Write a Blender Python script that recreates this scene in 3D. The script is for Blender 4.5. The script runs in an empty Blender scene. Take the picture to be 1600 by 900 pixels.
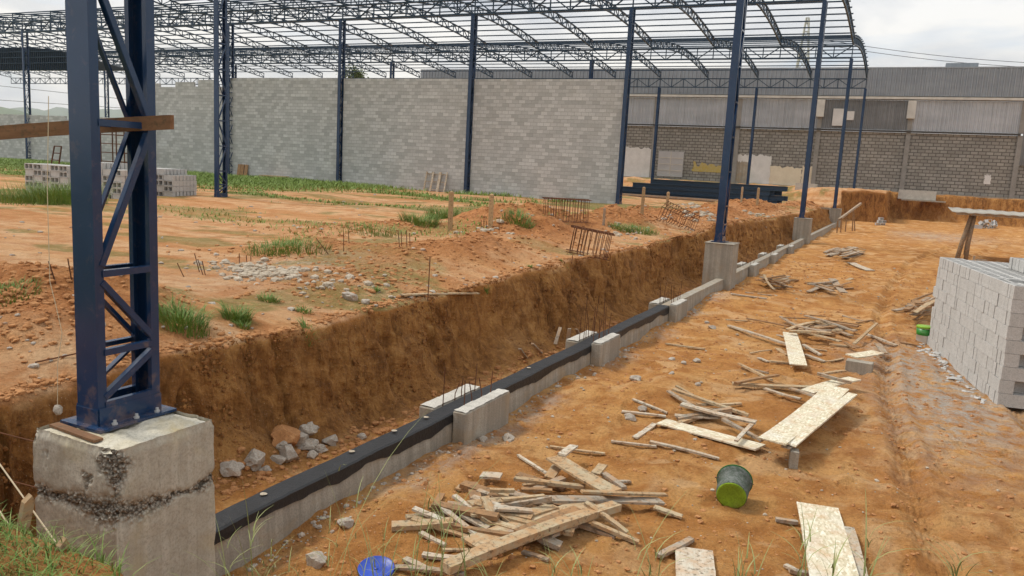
import bpy, math, random
import numpy as np
from mathutils import Vector, Matrix
S=bpy.context.scene; C=S.collection
random.seed(7); RNG=np.random.default_rng(11)
R=math.radians
# ---------------- camera ----------------
H=3.05; FP=1243.3; YAW,PIT,ROL=.45326926,.15327053,.0534396
def _axes():
    cy,sy,cp,sp=math.cos(YAW),math.sin(YAW),math.cos(PIT),math.sin(PIT)
    f=np.array([-sy*cp,cy*cp,-sp]); r=np.array([cy,sy,0]); u=np.cross(r,f)
    c,s=math.cos(ROL),math.sin(ROL); return f,c*r+s*u,-s*r+c*u
CF,CR,CU=_axes()
cam=bpy.data.cameras.new('camera'); co=bpy.data.objects.new('camera',cam); C.objects.link(co)
cam.sensor_width=36; cam.lens=FP/1600*36; cam.clip_start=.05; cam.clip_end=12000
co.matrix_world=Matrix(((CR[0],CU[0],-CF[0],0),(CR[1],CU[1],-CF[1],0),(CR[2],CU[2],-CF[2],H),(0,0,0,1)))
S.camera=co
# ---------------- light ----------------
SUN_EL,SUN_AZ=R(54),R(184)          # direction towards the sun, azimuth from +X counter-clockwise
sd=Vector((math.cos(SUN_EL)*math.cos(SUN_AZ),math.cos(SUN_EL)*math.sin(SUN_AZ),math.sin(SUN_EL)))
sl=bpy.data.lights.new('sun','SUN'); sl.energy=1.5; sl.angle=R(11); sl.color=(1,.95,.86)
so=bpy.data.objects.new('sun',sl); C.objects.link(so); so.rotation_euler=sd.to_track_quat('Z','Y').to_euler()
W=bpy.data.worlds.new('World'); S.world=W; W.use_nodes=True
nt=W.node_tree; nt.nodes.clear(); N=nt.nodes.new; L=nt.links.new
wo=N('ShaderNodeOutputWorld'); bg=N('ShaderNodeBackground'); bg.inputs[1].default_value=.1
sky=N('ShaderNodeTexSky'); sky.sky_type='NISHITA'; sky.sun_disc=False; sky.sun_elevation=SUN_EL
sky.sun_rotation=math.pi/2-SUN_AZ; sky.dust_density=2; sky.altitude=600
tc=N('ShaderNodeTexCoord'); sep=N('ShaderNodeSeparateXYZ'); L(tc.outputs['Generated'],sep.inputs[0])
# project directions on a cloud deck so that clouds shrink towards the horizon
mz=N('ShaderNodeMath'); mz.operation='MAXIMUM'; L(sep.outputs[2],mz.inputs[0]); mz.inputs[1].default_value=0
ma=N('ShaderNodeMath'); ma.operation='ADD'; L(mz.outputs[0],ma.inputs[0]); ma.inputs[1].default_value=.16
dv=N('ShaderNodeVectorMath'); dv.operation='DIVIDE'; L(tc.outputs['Generated'],dv.inputs[0])
cb=N('ShaderNodeCombineXYZ'); [L(ma.outputs[0],cb.inputs[i]) for i in range(3)]; L(cb.outputs[0],dv.inputs[1])
n1=N('ShaderNodeTexNoise'); n1.inputs['Scale'].default_value=.85; n1.inputs['Detail'].default_value=7; n1.inputs['Roughness'].default_value=.55; n1.inputs['Distortion'].default_value=.35
L(dv.outputs[0],n1.inputs['Vector'])
r1=N('ShaderNodeValToRGB'); e=r1.color_ramp.elements; e[0].position=.30; e[0].color=(.35,.35,.35,1); e[1].position=.43; e[1].color=(1,1,1,1)
L(n1.outputs[0],r1.inputs[0])
n2=N('ShaderNodeTexNoise'); n2.inputs['Scale'].default_value=1.7; n2.inputs['Detail'].default_value=6; n2.inputs['Distortion'].default_value=.6
L(dv.outputs[0],n2.inputs['Vector'])
r2=N('ShaderNodeValToRGB'); e=r2.color_ramp.elements; e[0].position=.3; e[0].color=(3.5,3.75,4.15,1); e[1].position=.62; e[1].color=(6.2,6.15,6.0,1)
L(n2.outputs[0],r2.inputs[0])
# warm bright band near the horizon
rh=N('ShaderNodeValToRGB'); e=rh.color_ramp.elements; e[0].position=0.02; e[0].color=(1.25,1.17,1.02,1); e[1].position=.2; e[1].color=(1,1,1,1)
L(mz.outputs[0],rh.inputs[0])
mm=N('ShaderNodeMixRGB'); mm.blend_type='MULTIPLY'; mm.inputs[0].default_value=1; L(r2.outputs[0],mm.inputs[1]); L(rh.outputs[0],mm.inputs[2])
mx=N('ShaderNodeMixRGB'); L(r1.outputs[0],mx.inputs[0]); L(sky.outputs[0],mx.inputs[1]); L(mm.outputs[0],mx.inputs[2])
L(mx.outputs[0],bg.inputs[0]); L(bg.outputs[0],wo.inputs[0])
S.view_settings.view_transform='Standard'; S.view_settings.look='None'; S.view_settings.exposure=0.82; S.view_settings.gamma=1
S.view_settings.use_curve_mapping=False

# ---------------- numpy noise ----------------
def _h(ix,iy,iz):
    n=(ix*374761393+iy*668265263+iz*2147483647)&0xffffffff
    n=((n^(n>>13))*1274126177)&0xffffffff; n=n^(n>>16)
    return (n&0xffff)/65535.0
def vn(x,y,z=0.):
    x,y,z=np.broadcast_arrays(np.asarray(x,float),np.asarray(y,float),np.asarray(z,float))
    xi,yi,zi=np.floor(x),np.floor(y),np.floor(z); fx,fy,fz=x-xi,y-yi,z-zi
    xi=xi.astype(np.int64);yi=yi.astype(np.int64);zi=zi.astype(np.int64)
    fx=fx*fx*(3-2*fx);fy=fy*fy*(3-2*fy);fz=fz*fz*(3-2*fz); o=0
    for a in (0,1):
        for b in (0,1):
            for c in (0,1):
                w=(fx if a else 1-fx)*(fy if b else 1-fy)*(fz if c else 1-fz)
                o=o+w*_h(xi+a,yi+b,zi+c)
    return o*2-1
def fbm(x,y,z=0.,o=4,g=.5):
    s=0;a=1
    x=np.asarray(x,float);y=np.asarray(y,float);z=np.asarray(z,float)
    for i in range(o):
        s=s+a*vn(x,y,z); x=x*2.03+17.1;y=y*2.01+5.3;z=z*2.02+9.7;a*=g
    return s
def ss(a,b,x):
    t=np.clip((np.asarray(x,float)-a)/(b-a),0,1); return t*t*(3-2*t)

# ---------------- terrain ----------------
def lip(Y):
    Y=np.asarray(Y,float)
    a=-6.05+.28*ss(9,14,Y)+.47*ss(30,42,Y)+.25*ss(50,60,Y)+3.3*ss(71.6,72.3,Y)
    return a+(.16*fbm(Y*.55,3.3,o=3)+.045*fbm(Y*3.1,7.3,o=3,g=.6))*(1-ss(60,70,Y))-.25*ss(3.2,1.8,Y)
def foot(Y): return lip(Y)+.46+.24*ss(8,12,Y)+.12*vn(np.asarray(Y,float)*.8,8.8)*(1-ss(60,70,Y))
BUMPS=[ # x,y,rx,ry,h  spoil heaps on the plateau
 (-8.6,5.6,1.9,1.1,.42),(-7.6,4.6,1.3,.7,.2),(-10.2,20.6,1.7,2.4,.62),(-8.2,17.4,1.5,2.2,.50),(-8.3,24.2,1.5,2.4,.55),(-7.4,13.0,1.0,1.9,.34),
 (-6.9,29.5,1.3,3,.35),(-9.6,11.6,1.5,1.2,.2),(-7.2,9.4,.9,1.3,.16),(-7.6,35.,1.6,3.4,.55),(-11.5,15.8,1.2,2.0,.22),(-6.8,42,1.2,3,.5),(-8.5,48,2,4,.5),(-6.4,56,1.3,4,.4),(-9.5,31,1.5,2.2,.4)]
def plateau(X,Y):
    X=np.asarray(X,float);Y=np.asarray(Y,float)
    d=np.clip(lip(Y)-X,0,None)
    z=1.27-.2*np.exp(-d/1.3)*(1-ss(9,14,Y))
    z=z+.05*fbm(X*.25,Y*.25,1.,3)*ss(0,2,d)
    m=0
    for bx,by,rx,ry,h in BUMPS:
        q=((X-bx)/rx)**2+((Y-by)/ry)**2
        m=m+h*np.exp(-q*1.3)
    z=z+m*(1+.35*fbm(X*1.3,Y*1.3,2.,3))
    near=ss(30,6,Y)*ss(40,8,-X)
    rough=.02+.16*np.clip(m*2,0,1)
    z=z+rough*(.35*fbm(X*2.3,Y*2.3,4.,4,.6))
    cl=np.maximum(vn(X*9,Y*9,3.),0)**2*.035+np.maximum(vn(X*17,Y*17,5.),0)**2*.02
    z=z+cl*(.25+np.clip(m*4,0,1))*(.3+.7*near)
    # wheel ruts running along the wall
    z=z-.035*np.exp(-((Y-(19+.06*X+1.2*vn(X*.07,1.)))/.5)**2)-.035*np.exp(-((Y-(21.2+.06*X+1.2*vn(X*.07,1.)))/.5)**2)
    z=z*(1-ss(2.3,1.7,Y))+1.45*ss(2.3,1.7,Y)
    z=z+1.25*ss(70.,72,Y)*ss(-14,-6,X)+.1*fbm(X*.9,Y*.9,7.,3)*ss(70.,72,Y)
    z=z+1.2*ss(79,84,Y)*(1-ss(70.,72,Y)*ss(-14,-6,X))
    return z
def floor_(X,Y):
    X=np.asarray(X,float);Y=np.asarray(Y,float)
    r=ss(-4.2,-3.6,X)
    z=.05*fbm(X*.45,Y*.45,11.,3)+.03*fbm(X*1.5,Y*1.2,12.,3)+.018*fbm(X*4.2,Y*3.4,13.,4,.62)*(1-ss(20,45,Y))
    z=z+.10*np.exp(-((X+3.7)/.55)**2)*fbm(.3,Y*.7,1.,2)          # soil heaped unevenly along the beam
    z=z+.09*np.exp(-((X+1.9)**2/1.6+(Y-11.6)**2/2.4))+.12*np.exp(-((X+2.9)**2/.35+(Y-10.3)**2/1.2))
    cl=np.maximum(vn(X*8,Y*8,3.),0)**2*.02+np.maximum(vn(X*19,Y*19,5.),0)**2*.013
    z=z+cl*(.4+.8*np.clip(fbm(X*.8,Y*.8,6.,2),0,1))
    ci=np.floor(X/.52).astype(np.int64); cj=np.floor(Y/.52).astype(np.int64)
    ra,rb_,rc_,rd=_h(ci,cj,7*np.ones_like(ci)),_h(ci,cj,11*np.ones_like(ci)),_h(ci,cj,13*np.ones_like(ci)),_h(ci,cj,17*np.ones_like(ci))
    lx=X-(ci+.5+.35*(ra-.5))*.52; ly=Y-(cj+.5+.35*(rb_-.5))*.52; an=rc_*3.1416; ux=lx*np.cos(an)+ly*np.sin(an); uy=-lx*np.sin(an)+ly*np.cos(an)
    dd=np.sqrt((ux/.135)**2+(uy/.05)**2); ex=(rd<.5)*ss(40,25,Y)*ss(2.8,3.4,Y)
    z=z+ex*(-.028*np.exp(-dd**4)+.012*np.exp(-((dd-1.35)/.28)**2))
    # tyre ruts at the right
    for x0,sl_,w in ((.55,-.115,.12),(2.25,-.115,.12)):
        u=X-(x0+sl_*(Y-8.)+.12*vn(Y*.25,2.)+.004*(Y-8)**2)
        z=z-.06*np.exp(-(u/w)**2)+.035*np.exp(-((u-.2)/.07)**2)+.03*np.exp(-((u+.2)/.07)**2)
        z=z+.016*np.sin(u*95)*np.exp(-(u/w)**4)
    z=z+.12*np.exp(-((Y-33-.15*X)/.9)**2)*np.clip(fbm(X*.6,Y*.9,3.,3)+.4,0,1.2)*ss(-2,0,X)
    z=z-.10*(1-ss(-4.75,-4.45,X))*ss(2.6,3.2,Y)*(1-ss(30,50,Y))
    # talus at the foot of the cut
    d=X-foot(Y)
    z=z+(.12+.16*fbm(Y*.9,1.,2.,3))*np.exp(-np.clip(d,0,None)/.16)*(1-r)
    # near bank and far cut
    bank=ss(2.35,1.85,Y+.06*fbm(X*.8,0,3.,2)+.35*ss(-2.6,-2.1,X)); z=z*(1-bank)+1.45*bank
    fc=ss(82.4,83.2,Y-.25*fbm(X*.7,1.,1.,3)); z=z*(1-fc)+(2.35+.12*fbm(X*.8,Y*.8,1.,3))*fc
    return z
def ground(X,Y):
    X=np.asarray(X,float);Y=np.asarray(Y,float)
    l=lip(Y);f=foot(Y);t=np.clip((X-l)/(f-l),0,1)
    return np.where(X<l,plateau(np.minimum(X,l),Y),np.where(X>f,floor_(np.maximum(X,f),Y),(1-t)*plateau(l,Y)+t*floor_(f,Y)))
def G(x,y): return float(ground(x,y))
def ray(px,py): return CF+CR*(px-800)/FP-CU*(py-450)/FP
TS=np.concatenate([np.linspace(1.5,20,700),np.linspace(20,130,1500)])
def at(px,py,dz=0.):
    """point of the ground seen at a place of the photograph"""
    d=ray(px,py); P=d[None]*TS[:,None]; z=H+P[:,2]
    g=ground(P[:,0],P[:,1])+dz; k=np.where(z<g)[0]
    i=k[0] if len(k) else len(TS)-1
    a=(z[i-1]-g[i-1]); b=g[i]-z[i]; t=TS[i-1]+(TS[i]-TS[i-1])*a/(a+b+1e-9)
    x,y=d[0]*t,d[1]*t
    return Vector((x,y,G(x,y)+dz))
def onY(px,py,Y): d=ray(px,py); return Vector((d*Y/d[1]))+Vector((0,0,H))
def onZ(px,py,z): d=ray(px,py); return Vector((d*(z-H)/d[2]))+Vector((0,0,H))

# ---------------- helpers ----------------
def tag(o,label=None,cat=None,group=None,kind=None):
    if label: o['label']=label
    if cat: o['category']=cat
    if group: o['group']=group
    if kind: o['kind']=kind
    return o
def link(o,parent=None,loc=None,rz=0):
    C.objects.link(o)
    if parent: o.parent=parent
    if loc is not None: o.location=loc
    if rz: o.rotation_euler=(0,0,rz)
    return o
def empty(name,loc,rz=0,parent=None): return link(bpy.data.objects.new(name,None),parent,loc,rz)
class MB:
    def __init__(s): s.v=[];s.f=[];s.n=0
    def add(s,v,f):
        k=s.n; s.v.extend([tuple(map(float,p)) for p in v]); s.f.extend([tuple(i+k for i in q) for q in f]); s.n+=len(v); return s
    def box(s,x0,x1,y0,y1,z0,z1):
        return s.add([(x0,y0,z0),(x1,y0,z0),(x1,y1,z0),(x0,y1,z0),(x0,y0,z1),(x1,y0,z1),(x1,y1,z1),(x0,y1,z1)],
         [(0,3,2,1),(4,5,6,7),(0,1,5,4),(1,2,6,5),(2,3,7,6),(3,0,4,7)])
    def bar(s,a,b,w,h=None,up=(0,0,1)):
        a=Vector(a);b=Vector(b);h=h or w;d=(b-a).normalized();u=Vector(up)
        x=d.cross(u)
        if x.length<1e-3: x=d.cross(Vector((1,0,0)))
        x.normalize(); y=x.cross(d).normalized(); x=x*w/2;y=y*h/2
        return s.add([a-x-y,a+x-y,a+x+y,a-x+y,b-x-y,b+x-y,b+x+y,b-x+y],[(0,3,2,1),(4,5,6,7),(0,1,5,4),(1,2,6,5),(2,3,7,6),(3,0,4,7)])
    def angle(s,a,b,w,t=.006,up=(1,0,0),sg=1):
        """steel angle: two thin legs"""
        a=Vector(a);b=Vector(b);d=(b-a).normalized();n=Vector(up);y=n.cross(d).normalized()
        s.bar(a+y*0,b+y*0,w,t,up=n); m=n*(w/2)*sg+y*(w/2)
        return s.bar(a+m,b+m,t,w,up=n)
    def tube(s,pts,r,n=6,cap=True):
        pts=[Vector(p) for p in pts]; rr=r if hasattr(r,'__len__') else [r]*len(pts); vs=[];fs=[];pv=None
        for i,p in enumerate(pts):
            d=(pts[min(i+1,len(pts)-1)]-pts[max(i-1,0)]).normalized()
            x=d.cross(Vector((0,0,1))) if pv is None else pv-d*pv.dot(d)
            if x.length<1e-3: x=d.cross(Vector((1,0,0)))
            x.normalize();pv=x;y=d.cross(x)
            for k in range(n):
                t=2*math.pi*k/n; vs.append(p+x*math.cos(t)*rr[i]+y*math.sin(t)*rr[i])
        for i in range(len(pts)-1):
            for k in range(n): fs.append((i*n+k,i*n+(k+1)%n,(i+1)*n+(k+1)%n,(i+1)*n+k))
        if cap: fs.append(tuple(range(n-1,-1,-1))); fs.append(tuple(range((len(pts)-1)*n,len(pts)*n)))
        return s.add(vs,fs)
    def lathe(s,prof,n=32,c=(0,0,0)):
        vs=[];fs=[]
        for r,z in prof:
            for k in range(n):
                t=2*math.pi*k/n; vs.append((c[0]+r*math.cos(t),c[1]+r*math.sin(t),c[2]+z))
        for i in range(len(prof)-1):
            for k in range(n): fs.append((i*n+k,i*n+(k+1)%n,(i+1)*n+(k+1)%n,(i+1)*n+k))
        if prof[0][0]>0: fs.append(tuple(range(n-1,-1,-1)))
        if prof[-1][0]>0: m=(len(prof)-1)*n; fs.append(tuple(range(m,m+n)))
        return s.add(vs,fs)
    def mesh(s,name,mat,smooth=False):
        m=bpy.data.meshes.new(name); m.from_pydata(s.v,[],s.f); m.update()
        if mat: m.materials.append(mat)
        if smooth: m.polygons.foreach_set('use_smooth',[True]*len(m.polygons))
        return m
    def build(s,name,mat,parent=None,loc=None,rz=0,smooth=False,bevel=0):
        o=bpy.data.objects.new(name,s.mesh(name,mat,smooth)); link(o,parent,loc,rz)
        if bevel: b=o.modifiers.new('b','BEVEL'); b.width=bevel; b.segments=1; b.limit_method='ANGLE'
        return o
def grid_mesh(name,V,nr,nc,mat,attrs=None,smooth=True):
    """V: (nr*nc,3) array"""
    m=bpy.data.meshes.new(name); i=np.arange(nr*nc).reshape(nr,nc)
    q=np.stack([i[:-1,:-1],i[:-1,1:],i[1:,1:],i[1:,:-1]],-1).reshape(-1,4)
    m.vertices.add(len(V)); m.vertices.foreach_set('co',V.astype(np.float32).ravel())
    m.loops.add(q.size); m.loops.foreach_set('vertex_index',q.astype(np.int32).ravel())
    m.polygons.add(len(q)); m.polygons.foreach_set('loop_start',np.arange(0,q.size,4,dtype=np.int32)); m.polygons.foreach_set('loop_total',np.full(len(q),4,dtype=np.int32))
    m.update(calc_edges=True); m.validate()
    m.polygons.foreach_set('use_smooth',np.full(len(m.polygons),bool(smooth)))
    for k,a in (attrs or {}).items():
        at_=m.attributes.new(k,'FLOAT','POINT'); at_.data.foreach_set('value',a.astype(np.float32).ravel())
    m.materials.append(mat); return m

# ---------------- materials ----------------
class MT:
    def __init__(s,name,rough=.8,spec=.3,metal=0):
        s.m=bpy.data.materials.new(name); s.m.use_nodes=True; s.t=s.m.node_tree; s.b=s.t.nodes['Principled BSDF']
        s.b.inputs['Roughness'].default_value=rough; s.b.inputs['Specular IOR Level'].default_value=spec; s.b.inputs['Metallic'].default_value=metal
        s.tc=None
    def n(s,t,**k):
        o=s.t.nodes.new('ShaderNode'+t)
        for a,v in k.items(): setattr(o,a,v)
        return o
    def L(s,a,b): s.t.links.new(a,b)
    def co(s,kind='Object',scale=(1,1,1),rot=(0,0,0)):
        if not s.tc: s.tc=s.n('TexCoord')
        mp=s.n('Mapping'); mp.inputs['Scale'].default_value=scale; mp.inputs['Rotation'].default_value=rot; s.L(s.tc.outputs[kind],mp.inputs[0]); return mp.outputs[0]
    def noise(s,vec,sc,det=4,ro=.55,dist=0):
        o=s.n('TexNoise'); o.inputs['Scale'].default_value=sc;o.inputs['Detail'].default_value=det;o.inputs['Roughness'].default_value=ro;o.inputs['Distortion'].default_value=dist
        s.L(vec,o.inputs['Vector']); return o.outputs[0]
    def voro(s,vec,sc,feat='F1',out='Distance'):
        o=s.n('TexVoronoi',feature=feat); o.inputs['Scale'].default_value=sc; s.L(vec,o.inputs['Vector']); return o.outputs[out]
    def ramp(s,f,stops,interp='LINEAR'):
        o=s.n('ValToRGB'); o.color_ramp.interpolation=interp; el=o.color_ramp.elements
        while len(el)<len(stops): el.new(.5)
        for e,(p,c) in zip(el,stops):
            e.position=p; c=c if hasattr(c,'__len__') else (c,c,c); e.color=(*c,1)
        s.L(f,o.inputs[0]); return o.outputs[0]
    def mix(s,f,a,b,mode='MIX'):
        o=s.n('MixRGB',blend_type=mode)
        for i,v in ((0,f),(1,a),(2,b)):
            if hasattr(v,'is_output'): s.L(v,o.inputs[i])
            elif i==0: o.inputs[0].default_value=v
            else: o.inputs[i].default_value=(*v,1) if hasattr(v,'__len__') else (v,v,v,1)
        return o.outputs[0]
    def math(s,op,a,b=0.,clamp=False):
        o=s.n('Math',operation=op); o.use_clamp=clamp
        for i,v in ((0,a),(1,b)):
            if hasattr(v,'is_output'): s.L(v,o.inputs[i])
            else: o.inputs[i].default_value=v
        return o.outputs[0]
    def attr(s,name): o=s.n('Attribute',attribute_name=name); return o.outputs['Fac']
    def rnd(s): return s.n('ObjectInfo').outputs['Random']
    def col(s,c):
        if hasattr(c,'is_output'): s.L(c,s.b.inputs['Base Color'])
        else: s.b.inputs['Base Color'].default_value=(*c,1)
        return s
    def rough(s,c): s.L(c,s.b.inputs['Roughness']); return s
    def bump(s,hs,st=.5,dist=.02):
        pr=None
        for h,a,d in (hs if isinstance(hs,list) else [(hs,st,dist)]):
            o=s.n('Bump'); o.inputs['Strength'].default_value=a;o.inputs['Distance'].default_value=d; s.L(h,o.inputs['Height'])
            if pr: s.L(pr,o.inputs['Normal'])
            pr=o.outputs[0]
        s.L(pr,s.b.inputs['Normal']); return s

def soil():
    m=MT('soil',.95,.15); v=m.co('Object')
    big=m.noise(v,.35,5,.6,.4); mid=m.noise(v,2.2,6,.65,.3); fine=m.noise(v,26,5,.7); 
    st=m.noise(m.co('Object',(.12,1.1,1.)),1.0,6,.62,.5)     # long wheel-worn streaks along X
    low=m.ramp(big,[(.3,(.56,.262,.080)),(.5,(.64,.335,.115)),(.72,(.70,.415,.185))])
    low=m.mix(m.ramp(m.noise(v,.9,6,.7,.8),[(.44,0),(.60,.75)]),low,(.49,.205,.055))
    low=m.mix(m.ramp(mid,[(.46,0),(.60,.9)]),low,(.43,.18,.05))
    low=m.mix(m.ramp(m.noise(v,1.1,4,.5,1.2),[(.54,0),(.64,.6)]),low,(.74,.47,.24))
    up=m.ramp(st,[(.28,(.48,.20,.07)),(.44,(.64,.34,.15)),(.58,(.72,.46,.26)),(.72,(.66,.34,.13))])
    up=m.mix(m.ramp(mid,[(.43,0),(.62,.8)]),up,(.50,.215,.08))
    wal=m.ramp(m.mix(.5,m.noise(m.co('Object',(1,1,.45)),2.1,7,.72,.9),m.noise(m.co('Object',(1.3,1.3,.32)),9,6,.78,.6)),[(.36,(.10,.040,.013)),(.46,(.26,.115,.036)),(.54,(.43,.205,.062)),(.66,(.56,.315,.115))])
    spoil=m.ramp(m.noise(v,5,6,.7),[(.3,(.26,.095,.034)),(.5,(.47,.19,.065)),(.7,(.62,.29,.12))])
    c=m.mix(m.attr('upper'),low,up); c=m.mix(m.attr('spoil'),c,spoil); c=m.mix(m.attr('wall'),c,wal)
    c=m.mix(m.math('MULTIPLY',m.attr('green'),m.ramp(m.noise(v,7,5,.7),[(.30,0),(.5,1)])),c,(.12,.17,.04))
    c=m.mix(m.math('MULTIPLY',m.attr('lime'),m.ramp(m.noise(v,4.5,6,.7,.5),[(.4,0),(.58,.85)])),c,(.50,.47,.42))
    c=m.mix(m.ramp(fine,[(.3,.35),(.55,0)]),c,(.22,.09,.03))
    # small pale and dark grit
    g=m.voro(v,38); c=m.mix(m.ramp(g,[(.10,.55),(.17,0)]),c,m.ramp(m.noise(v,60,1),[(.45,(.2,.1,.05)),(.55,(.72,.6,.45))]))
    c=m.mix(m.ramp(m.rnd(),[(0,0),(1,0)]),c,(0,0,0)) if 0 else c
    m.col(c); m.bump([(m.noise(v,4,9,.74,.3),1.,.12),(m.noise(v,38,5,.75),.9,.018),(m.voro(v,26),.5,.012)]); return m.m
def concrete(name,a,b,scale=3,board=False,stain=None,bstr=.35):
    m=MT(name,.9,.2); v=m.co('Object')
    c=m.ramp(m.noise(v,scale,7,.68,.3),[(.3,a),(.7,b)])
    c=m.mix(m.ramp(m.noise(v,60,3,.7),[(.35,.45),(.55,0)]),c,tuple(x*.45 for x in a))
    hs=[(m.noise(v,20,6,.7),bstr,.012)]
    if board:
        bd=m.noise(m.co('Object',(9,9,.15)),1.0,4,.6); c=m.mix(m.ramp(bd,[(.4,.5),(.6,0)]),c,tuple(x*.6 for x in a))
        hs.append((bd,.4,.02))
    if stain: c=m.mix(m.ramp(m.noise(v,1.7,5,.6,.8),[(.5,0),(.68,.7)]),c,stain)
    m.col(c); m.bump(hs); return m
def blockwall(name,c1,c2,mor,bw=.4,bh=.2,ms=.012,bias=0,noisec=.5):
    m=MT(name,.95,.1); mp=m.co('Object',rot=(R(90),0,0))
    # object X -> X, object Z -> Y of the texture
    sp=m.n('SeparateXYZ'); m.L(m.co('Object'),sp.inputs[0]); cb=m.n('CombineXYZ'); m.L(m.math('ADD',sp.outputs[0],sp.outputs[1]),cb.inputs[0]); m.L(sp.outputs[2],cb.inputs[1])
    def br(ca,cb_,m_,w=bw,h=bh):
        t=m.n('TexBrick'); t.inputs['Scale'].default_value=1; t.inputs['Brick Width'].default_value=w; t.inputs['Row Height'].default_value=h
        t.inputs['Mortar Size'].default_value=ms; t.inputs['Bias'].default_value=bias; t.inputs['Color1'].default_value=(*ca,1);t.inputs['Color2'].default_value=(*cb_,1);t.inputs['Mortar'].default_value=(*m_,1)
        m.L(cb.outputs[0],t.inputs['Vector']); return t
    t=br((1,1,1),(1,1,1),mor)
    row=m.math('FLOOR',m.math('DIVIDE',sp.outputs[2],bh)); od=m.math('SUBTRACT',1.,m.math('ABSOLUTE',m.math('MODULO',row,2.)))
    colm=m.math('FLOOR',m.math('ADD',m.math('DIVIDE',m.math('ADD',sp.outputs[0],sp.outputs[1]),bw),m.math('MULTIPLY',od,.5)))
    cb2=m.n('CombineXYZ'); m.L(row,cb2.inputs[0]); m.L(colm,cb2.inputs[1]); wn=m.n('TexWhiteNoise'); m.L(cb2.outputs[0],wn.inputs['Vector'])
    lo=c1; hi=c2; md=tuple((a+b)/2 for a,b in zip(c1,c2)); cc=m.ramp(wn.outputs[0],[(0,lo),(.5,md),(1,hi)])
    c=m.mix(t.outputs[1],cc,mor)
    v=m.co('Object'); c=m.mix(m.ramp(m.noise(v,.8,6,.7,.4),[(.38,.35 if name.startswith('old') else .12),(.6,0)]),c,tuple(x*.55 for x in c1))
    c=m.mix(m.ramp(m.noise(v,.35,4,.6,.4),[(.5,0),(.75,.16)]),c,(.50,.45,.36))
    c=m.mix(m.ramp(m.noise(v,14,4,.7),[(.35,.2),(.6,0)]),c,tuple(x*.5 for x in c1))
    m.col(c); m.bump([(m.math('SUBTRACT',1.,t.outputs[1]),.6,.02),(m.noise(v,18,4,.7),.4,.01)]); return m.m
def wood(name,a,b,dirt=.5,grain=1.):
    m=MT(name,.85,.2); v=m.co('Object'); g=m.co('Object',(1.2,14,14))
    c=m.ramp(m.noise(g,2.2,6,.65,.5),[(.25,a),(.75,b)])
    c=m.mix(m.math('MULTIPLY',m.rnd(),.45),c,tuple(x*.55 for x in a)); 
    o=m.n('ObjectInfo'); cc=m.n('VectorMath',operation='ADD'); m.L(v,cc.inputs[0]); m.L(o.outputs['Location'],cc.inputs[1])
    c=m.mix(m.ramp(m.noise(cc.outputs[0],7,6,.7,.6),[(.40,0),(.60,dirt*1.3)]),c,(.46,.25,.11))
    c=m.mix(m.ramp(m.noise(cc.outputs[0],22,4,.7),[(.36,.75),(.47,0)]),c,(.12,.085,.05))
    m.col(c); m.bump([(m.noise(g,3,5,.7),.5,.006)]); return m.m
def osb():
    m=MT('osb_board',.85,.2); v=m.co('Object'); 
    vo=m.n('TexVoronoi'); vo.inputs['Scale'].default_value=26; m.L(m.co('Object',(1,2.2,1),(0,0,.5)),vo.inputs['Vector'])
    sp=m.n('SeparateColor'); m.L(vo.outputs['Color'],sp.inputs[0])
    c=m.ramp(sp.outputs[0],[(0,(.50,.43,.29)),(.4,(.62,.55,.40)),(.75,(.70,.64,.49)),(1,(.78,.74,.62))])
    c=m.mix(m.ramp(m.voro(m.co('Object',(1,1.6,1)),34),[(.1,.7),(.2,0)]),c,(.25,.16,.08))
    c=m.mix(m.ramp(m.noise(v,5,5,.7),[(.5,0),(.66,.55)]),c,(.52,.31,.16))
    c=m.mix(m.ramp(m.noise(v,2.1,4,.6),[(.5,0),(.7,.45)]),c,(.66,.64,.58))
    m.col(c); m.bump(m.noise(v,40,4,.7),.4,.005); return m.m
def paint(name,c,rough=.3,spec=.5,var=.25,dust=.25):
    m=MT(name,rough,spec); v=m.co('Object')
    k=m.ramp(m.noise(v,1.5,5,.6),[(.3,tuple(x*(1-var) for x in c)),(.7,tuple(min(1,x*(1+var)) for x in c))])
    k=m.mix(m.ramp(m.noise(v,9,6,.75,.5),[(.56,0),(.75,dust)]),k,(.42,.25,.14))
    m.col(k); m.rough(m.ramp(m.noise(v,6,4,.6),[(.3,rough*.75),(.7,rough*1.5)])); return m.m
M={}
M['soil']=soil()
M['blue']=paint('blue_steel_paint',(.010,.036,.096),.16,.5,.15,.12)
def _mud():
    m=bpy.data.materials['blue_steel_paint']; t=m.node_tree; b=t.nodes['Principled BSDF']; src=b.inputs['Base Color'].links[0].from_socket
    tc=t.nodes.new('ShaderNodeTexCoord'); sp=t.nodes.new('ShaderNodeSeparateXYZ'); t.links.new(tc.outputs['Object'],sp.inputs[0]); nz=t.nodes.new('ShaderNodeTexNoise'); nz.inputs['Scale'].default_value=14; nz.inputs['Detail'].default_value=6; t.links.new(tc.outputs['Object'],nz.inputs['Vector'])
    a=t.nodes.new('ShaderNodeMath'); a.operation='MULTIPLY_ADD'; t.links.new(sp.outputs[2],a.inputs[0]); a.inputs[1].default_value=-.35; t.links.new(nz.outputs[0],a.inputs[2])
    r=t.nodes.new('ShaderNodeValToRGB'); e=r.color_ramp.elements; e[0].position=.46;e[0].color=(0,0,0,1);e[1].position=.62;e[1].color=(.28,.28,.28,1); t.links.new(a.outputs[0],r.inputs[0])
    mx=t.nodes.new('ShaderNodeMixRGB'); t.links.new(r.outputs[0],mx.inputs[0]); t.links.new(src,mx.inputs[1]); mx.inputs[2].default_value=(.30,.18,.10,1); t.links.new(mx.outputs[0],b.inputs['Base Color'])
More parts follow.
